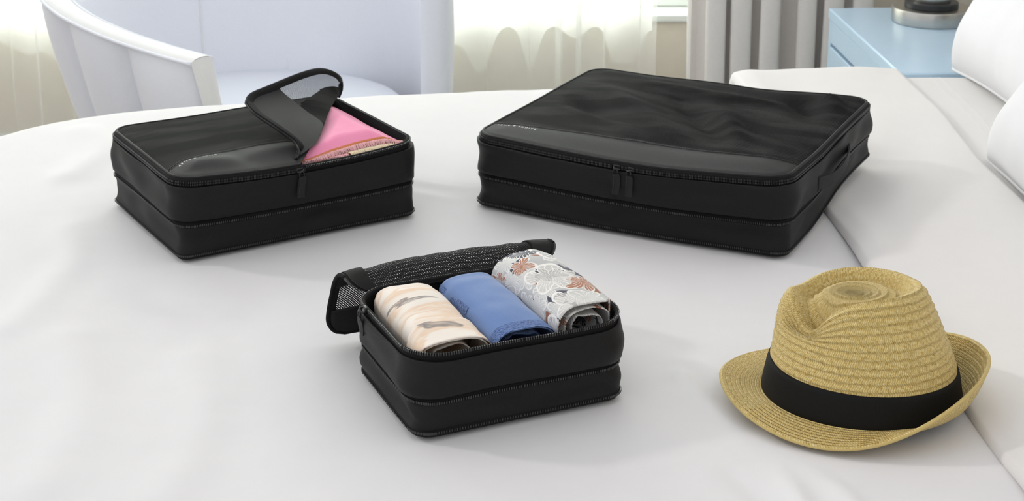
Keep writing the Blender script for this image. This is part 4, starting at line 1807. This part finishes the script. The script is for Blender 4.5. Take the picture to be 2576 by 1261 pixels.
def braid_surface(name, Pf, rows_n, parent, width_m, amp, ruv0, under=False):
    """Pf: array (rows, NT, 3); pushes each braid row out as an overlapping strip"""
    nr = Pf.shape[0]
    du = np.roll(Pf, -1, 1) - np.roll(Pf, 1, 1)
    dv = np.gradient(Pf, axis=0)
    nrm = np.cross(dv, du)
    nrm /= np.maximum(np.linalg.norm(nrm, axis=2, keepdims=True), 1e-9)
    ph = np.arange(nr) / per
    frac = ph - np.floor(ph)
    # strip rises towards its lower edge, then steps under the next one
    hgt = amp * (np.sin(PI * np.clip(frac, 0, 1)) ** 0.5 * 0.30 + frac ** 0.8 * 0.45 + 0.40 * np.exp(-((frac - 0.86) / 0.09) ** 2))
    V = Pf + nrm * hgt[:, None, None]
    V = V.transpose(1, 0, 2).reshape(-1, 3)
    uv_ = np.zeros((NT_ + 1, nr, 2))
    for i in range(NT_ + 1):
        uv_[i, :, 0] = i / NT_ * width_m
        uv_[i, :, 1] = ph + ruv0
    # duplicated seam column so the UVs do not wrap
    V = np.vstack([V, V[:nr]])
    return mesh(name, V, grid_faces(NT_ + 1, nr), 'straw_braid', parent, uv_.reshape(-1, 2))


Pc = np.zeros((len(sm), NT_, 3))
for r_ in range(len(sm)):
    k2, z2 = crown_pts(np.full(NT_, K[r_]), np.full(NT_, Zm[r_]), th)
    Pc[r_, :, 0] = RX * k2 * np.cos(th) + 0.012 * sstep(0.03, 0.12, Zm[r_])
    Pc[r_, :, 1] = RY * k2 * np.sin(th)
    Pc[r_, :, 2] = Z0 + z2
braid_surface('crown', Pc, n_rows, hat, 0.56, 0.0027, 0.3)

# brim: turned up at the back (-x), lower in front
BW_ROWS = 9
nb = BW_ROWS * per + 1
Pb = np.zeros((nb, NT_, 3))
bk = 0.5 - 0.5 * np.cos(th)       # 1 at the back
sd = np.abs(np.sin(th))
bw = 0.047 - 0.004 * sd - 0.010 * bk ** 2
up = 0.006 + 0.046 * bk ** 2.2 + 0.004 * (1 - bk) - 0.014 * sd * (1 - bk) - 0.010 * sd ** 4 * (1 - bk ** 3)
for r_ in range(nb):
    q = r_ / (nb - 1)
    curl = 1 - 0.28 * bk ** 2 * q
    ext = bw * q * curl
    Pb[r_, :, 0] = (RX * 0.985 + ext) * np.cos(th)
    Pb[r_, :, 1] = (RY * 0.985 + ext) * np.sin(th)
    Pb[r_, :, 2] = Z0 + up * q ** 1.5 + 0.0015 * np.sin(3 * th + 1) * q
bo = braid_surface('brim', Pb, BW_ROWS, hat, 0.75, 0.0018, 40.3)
md = bo.modifiers.new('thickness', 'SOLIDIFY')
md.thickness = 0.002
md.offset = -1 if False else 0
edge_pts = [Pb[-1, i] for i in range(0, NT_, 3)]
MB().tube(edge_pts, 0.0016, 8, True).build('brim_edge', 'straw_braid', hat, True)
# band
hb = np.linspace(0.0015, 0.0365, 9)
V = []
for k, z in enumerate(hb):
    kk = np.interp(z, mer[::-1, 1], mer[::-1, 0])
    off = 0.0042 if 0 < k < 8 else 0.0036
    for i in range(NT_):
        V.append(((RX * kk + off) * math.cos(th[i]), (RY * kk + off) * math.sin(th[i]), Z0 + z + 0.0015 * math.sin(th[i] + 2.0)))
n9 = len(hb)
for k in (8, 0):
    z = hb[k]
    kk = np.interp(z, mer[::-1, 1], mer[::-1, 0])
    for i in range(NT_):
        V.append(((RX * kk + 0.0004) * math.cos(th[i]), (RY * kk + 0.0004) * math.sin(th[i]), Z0 + z + 0.0015 * math.sin(th[i] + 2.0)))
Fc = grid_faces(n9 + 2, NT_, True, True)
band = mesh('hat_band', V, Fc, 'ribbon_black', hat)
# flat bow on the far side of the band
bx_ = []
for a in np.linspace(R(-52), R(-22), 12):
    for z in (0.003, 0.034):
        kk = np.interp(z, mer[::-1, 1], mer[::-1, 0])
        bx_.append(((RX * kk + 0.0068) * math.cos(a), (RY * kk + 0.0068) * math.sin(a), Z0 + z))
bow = mesh('bow', bx_, grid_faces(12, 2), 'ribbon_black', band)
md = bow.modifiers.new('thickness', 'SOLIDIFY')
md.thickness = 0.003

# ------------------------------------------------------------------ armchair
ch = empty('armchair', (-0.58, 3.48, 0))
tag(ch, 'pale grey-blue upholstered tub armchair behind the bed by the window', 'armchair')
CO = np.array([-0.58, 3.48])
top = catmull([(-0.632, 3.03), (-0.735, 3.095), (-0.845, 3.165), (-0.950, 3.25), (-1.025, 3.36), (-1.050, 3.52), (-0.985, 3.70), (-0.83, 3.83), (-0.60, 3.88), (-0.36, 3.87), (-0.22, 3.80), (-0.150, 3.66), (-0.140, 3.50)], 10)
top = resample(top, 120)
tn = np.gradient(top, axis=0)
tn /= np.linalg.norm(tn, axis=1)[:, None]
inn = np.stack([tn[:, 1], -tn[:, 0]], 1)      # towards the inside of the tub
cen = np.array([-0.58, 3.5])
if ((cen - top) * inn).sum(1).mean() < 0:
    inn = -inn
tt = np.linspace(0, 1, 120)
ztop = B + np.interp(tt, [0, 0.10, 0.25, 0.40, 0.55, 0.85, 0.93, 1.0], [-0.008, 0.012, 0.065, 0.16, 0.22, 0.22, 0.20, 0.19])
ztop = np.convolve(np.pad(ztop, 6, mode='edge'), np.ones(13) / 13, mode='valid')
TH_C = 0.062


def shell_pt(i, z, side, bul=0.0):
    """side 0 outer, 1 inner; walls lean in towards the floor"""
    p = top[i]
    lean = (ztop[i] - z)
    o_ = inn[i]
    up_ = 1 - 0.92 * float(sstep(0.72, 0.90, i / 119))
    sh_ = (0.30 * lean if side == 0 else 0.20 * lean) * up_
    base = p + o_ * (0 if side == 0 else TH_C)
    return (base[0] + o_[0] * (sh_ - bul) - CO[0], base[1] + o_[1] * (sh_ - bul) - CO[1], z)


NZC = 16
# outer channel panels, each a bulging pad between two seams
bounds = [0, 12, 23, 36, 50, 65, 80, 95, 119]
for a, b in zip(bounds[:-1], bounds[1:]):
    V = []
    for i in range(a, b + 1):
        q = (i - a) / (b - a)
        for j in range(NZC + 1):
            f_ = j / NZC
            z = 0.16 + (ztop[i] - 0.006 - 0.16) * f_
            bul = 0.044 * (math.sin(PI * q) ** 0.5) * (math.sin(PI * min(1, 0.06 + 0.90 * f_)) ** 0.4)
            V.append(shell_pt(i, z, 0, bul - 0.024))
    mesh('channel_panel', V, grid_faces(b - a + 1, NZC + 1), 'chair_fabric', ch)
V = []
for i in range(120):
    for j in range(NZC + 1):
        z = 0.26 + (ztop[i] - 0.004 - 0.26) * j / NZC
        V.append(shell_pt(i, z, 1, 0.0))
mesh('inner_back', V, grid_faces(120, NZC + 1), 'chair_fabric', ch)
# top strip
V = []
for i in range(120):
    a = Vector(shell_pt(i, ztop[i], 0))
    b = Vector(shell_pt(i, ztop[i], 1))
    for q in np.linspace(0, 1, 7):
        p = a.lerp(b, q)
        p.z += 0.005 * math.sin(PI * q) - (0.006 if q in (0, 1) else 0)
        V.append(p)
mesh('arm_top', V, grid_faces(120, 7), 'chair_trim', ch)
for name, side in (('welt', 0), ('welt', 1)):
    pts = [Vector(shell_pt(i, ztop[i] - 0.004, side)) for i in range(120)]
    MB().tube(pts, 0.0035, 6).build(name, 'chair_fabric', ch, True)
for i, nm in ((0, 'arm_front'), (119, 'wing_front')):
    V = []
    for j in range(NZC + 1):
        z = 0.16 + (ztop[i] - 0.16) * j / NZC
        a = Vector(shell_pt(i, z, 0))
        b = Vector(shell_pt(i, z, 1))
        td = Vector((*tn[i], 0)) * (-1 if i == 0 else 1)
        for q in np.linspace(0, 1, 7):
            V.append(a.lerp(b, q) + td * 0.010 * math.sin(PI * q) ** 0.5 * math.sqrt(1 - (j / NZC) ** 10) + Vector((0, 0, 0.005 * math.sin(PI * q) - 0.001)) * (j == NZC))
    mesh(nm, V, grid_faces(NZC + 1, 7), 'chair_trim' if i == 0 else 'chair_fabric', ch)
# seam down the inner back
i = 66
pts = [Vector(shell_pt(i, 0.40 + (ztop[i] - 0.01 - 0.40) * j / 20, 1, -0.001)) for j in range(21)]
MB().tube(pts, 0.0022, 6).build('back_seam', 'chair_trim', ch, True)
# seat cushion
V = []
prof = [(0.0, 0.405), (0.55, 0.403), (0.80, 0.397), (0.92, 0.385), (0.985, 0.365), (1.0, 0.345), (0.98, 0.32), (0.94, 0.305)]
for (k, z) in prof:
    for a in np.linspace(0, 2 * PI, 60, endpoint=False):
        V.append((0.01 + 0.345 * k * math.cos(a), -0.01 + 0.33 * k * math.sin(a), z))
mesh('seat_cushion', V, grid_faces(len(prof), 60, False, True, flip=True), 'seat_fabric', ch)
MB().lathe([(0.29, 0.16), (0.31, 0.20), (0.33, 0.305)], 60).build('seat_base', 'chair_fabric', ch, True)
MB().lathe([(0.28, 0.0), (0.28, 0.02), (0.26, 0.03), (0.05, 0.04), (0.045, 0.17)], 48).build('swivel_base', 'brushed_nickel', ch, True)

# ------------------------------------------------------------------ nightstand and lamp
ns_ = empty('nightstand', (0.745 + 0.24, 3.31, 0), R(2.4))
tag(ns_, 'sky-blue lacquered nightstand with a recessed drawer slot', 'nightstand')
hx, hy, zt = 0.24, 0.298, B - 0.02
MB().box((0, 0, zt - 0.012), (2 * hx, 2 * hy, 0.024), bev=0.003).build('top', 'blue_lacquer', ns_)
for s_ in (-1, 1):
    MB().box((0.004, s_ * (hy - 0.010), (zt - 0.024) / 2 + 0.02), (2 * hx - 0.008, 0.020, zt - 0.064), bev=0.002).build('side_panel', 'blue_lacquer', ns_)
MB().box((hx - 0.008, 0, zt / 2), (0.012, 2 * hy - 0.04, zt - 0.10), bev=0.002).build('back_panel', 'blue_lacquer', ns_)
MB().box((0.006, 0, 0.055), (2 * hx - 0.03, 2 * hy - 0.042, 0.03), bev=0.002).build('bottom_panel', 'blue_lacquer', ns_)
# apron over the drawers, then two drawers with a finger slot between
MB().box((-hx + 0.012, 0, zt - 0.051), (0.018, 2 * hy - 0.001, 0.054), bev=0.0015).build('apron', 'blue_lacquer', ns_)
for s_ in (-1, 1):
    MB().box((-hx + 0.012, s_ * (hy - 0.011), zt - 0.083), (0.0175, 0.022, 0.014)).build('end_stile', 'blue_lacquer', ns_)
MB().box((-hx + 0.024, 0, zt - 0.083), (0.010, 2 * hy - 0.046, 0.02)).build('finger_slot', 'dark_rubber', ns_)
for z0, z1 in ((0.305, zt - 0.087), (0.075, 0.299)):
    dwr = MB().box((-hx + 0.012, 0, (z0 + z1) / 2), (0.018, 2 * hy - 0.001, z1 - z0), bev=0.002).build('drawer', 'blue_lacquer', ns_)
for sx in (-1, 1):
    for sy in (-1, 1):
        MB().box((sx * (hx - 0.03), sy * (hy - 0.04), 0.02), (0.035, 0.035, 0.04), bev=0.003).build('foot', 'blue_lacquer', ns_)
lp = empty('table_lamp', (0.934, 3.463, zt))
tag(lp, 'brushed nickel table lamp with a thick round base on the blue nightstand', 'lamp')
smooth_by_angle(MB().lathe([(0.080, 0.0), (0.0855, 0.001), (0.0860, 0.003), (0.0860, 0.030), (0.0850, 0.0325), (0.0835, 0.0335), (0.02, 0.0338)], 96).build('base', 'brushed_nickel', lp), 30)
smooth_by_angle(MB().lathe([(0.056, 0.0330), (0.0585, 0.0345), (0.0585, 0.0445), (0.056, 0.0465), (0.02, 0.0468)], 72).build('rubber_ring', 'dark_rubber', lp), 30)
smooth_by_angle(MB().lathe([(0.041, 0.0462), (0.042, 0.048), (0.042, 0.062), (0.036, 0.066), (0.033, 0.12), (0.046, 0.16), (0.056, 0.22), (0.052, 0.30), (0.026, 0.36), (0.016, 0.38), (0.012, 0.44)], 72).build('stem', 'brushed_nickel', lp), 40)
shd = MB().lathe([(0.17, 0.42), (0.14, 0.66)], 72, cap=False).build('lamp_shade', 'lamp_shade', lp, True)
md = shd.modifiers.new('thickness', 'SOLIDIFY')
md.thickness = 0.003
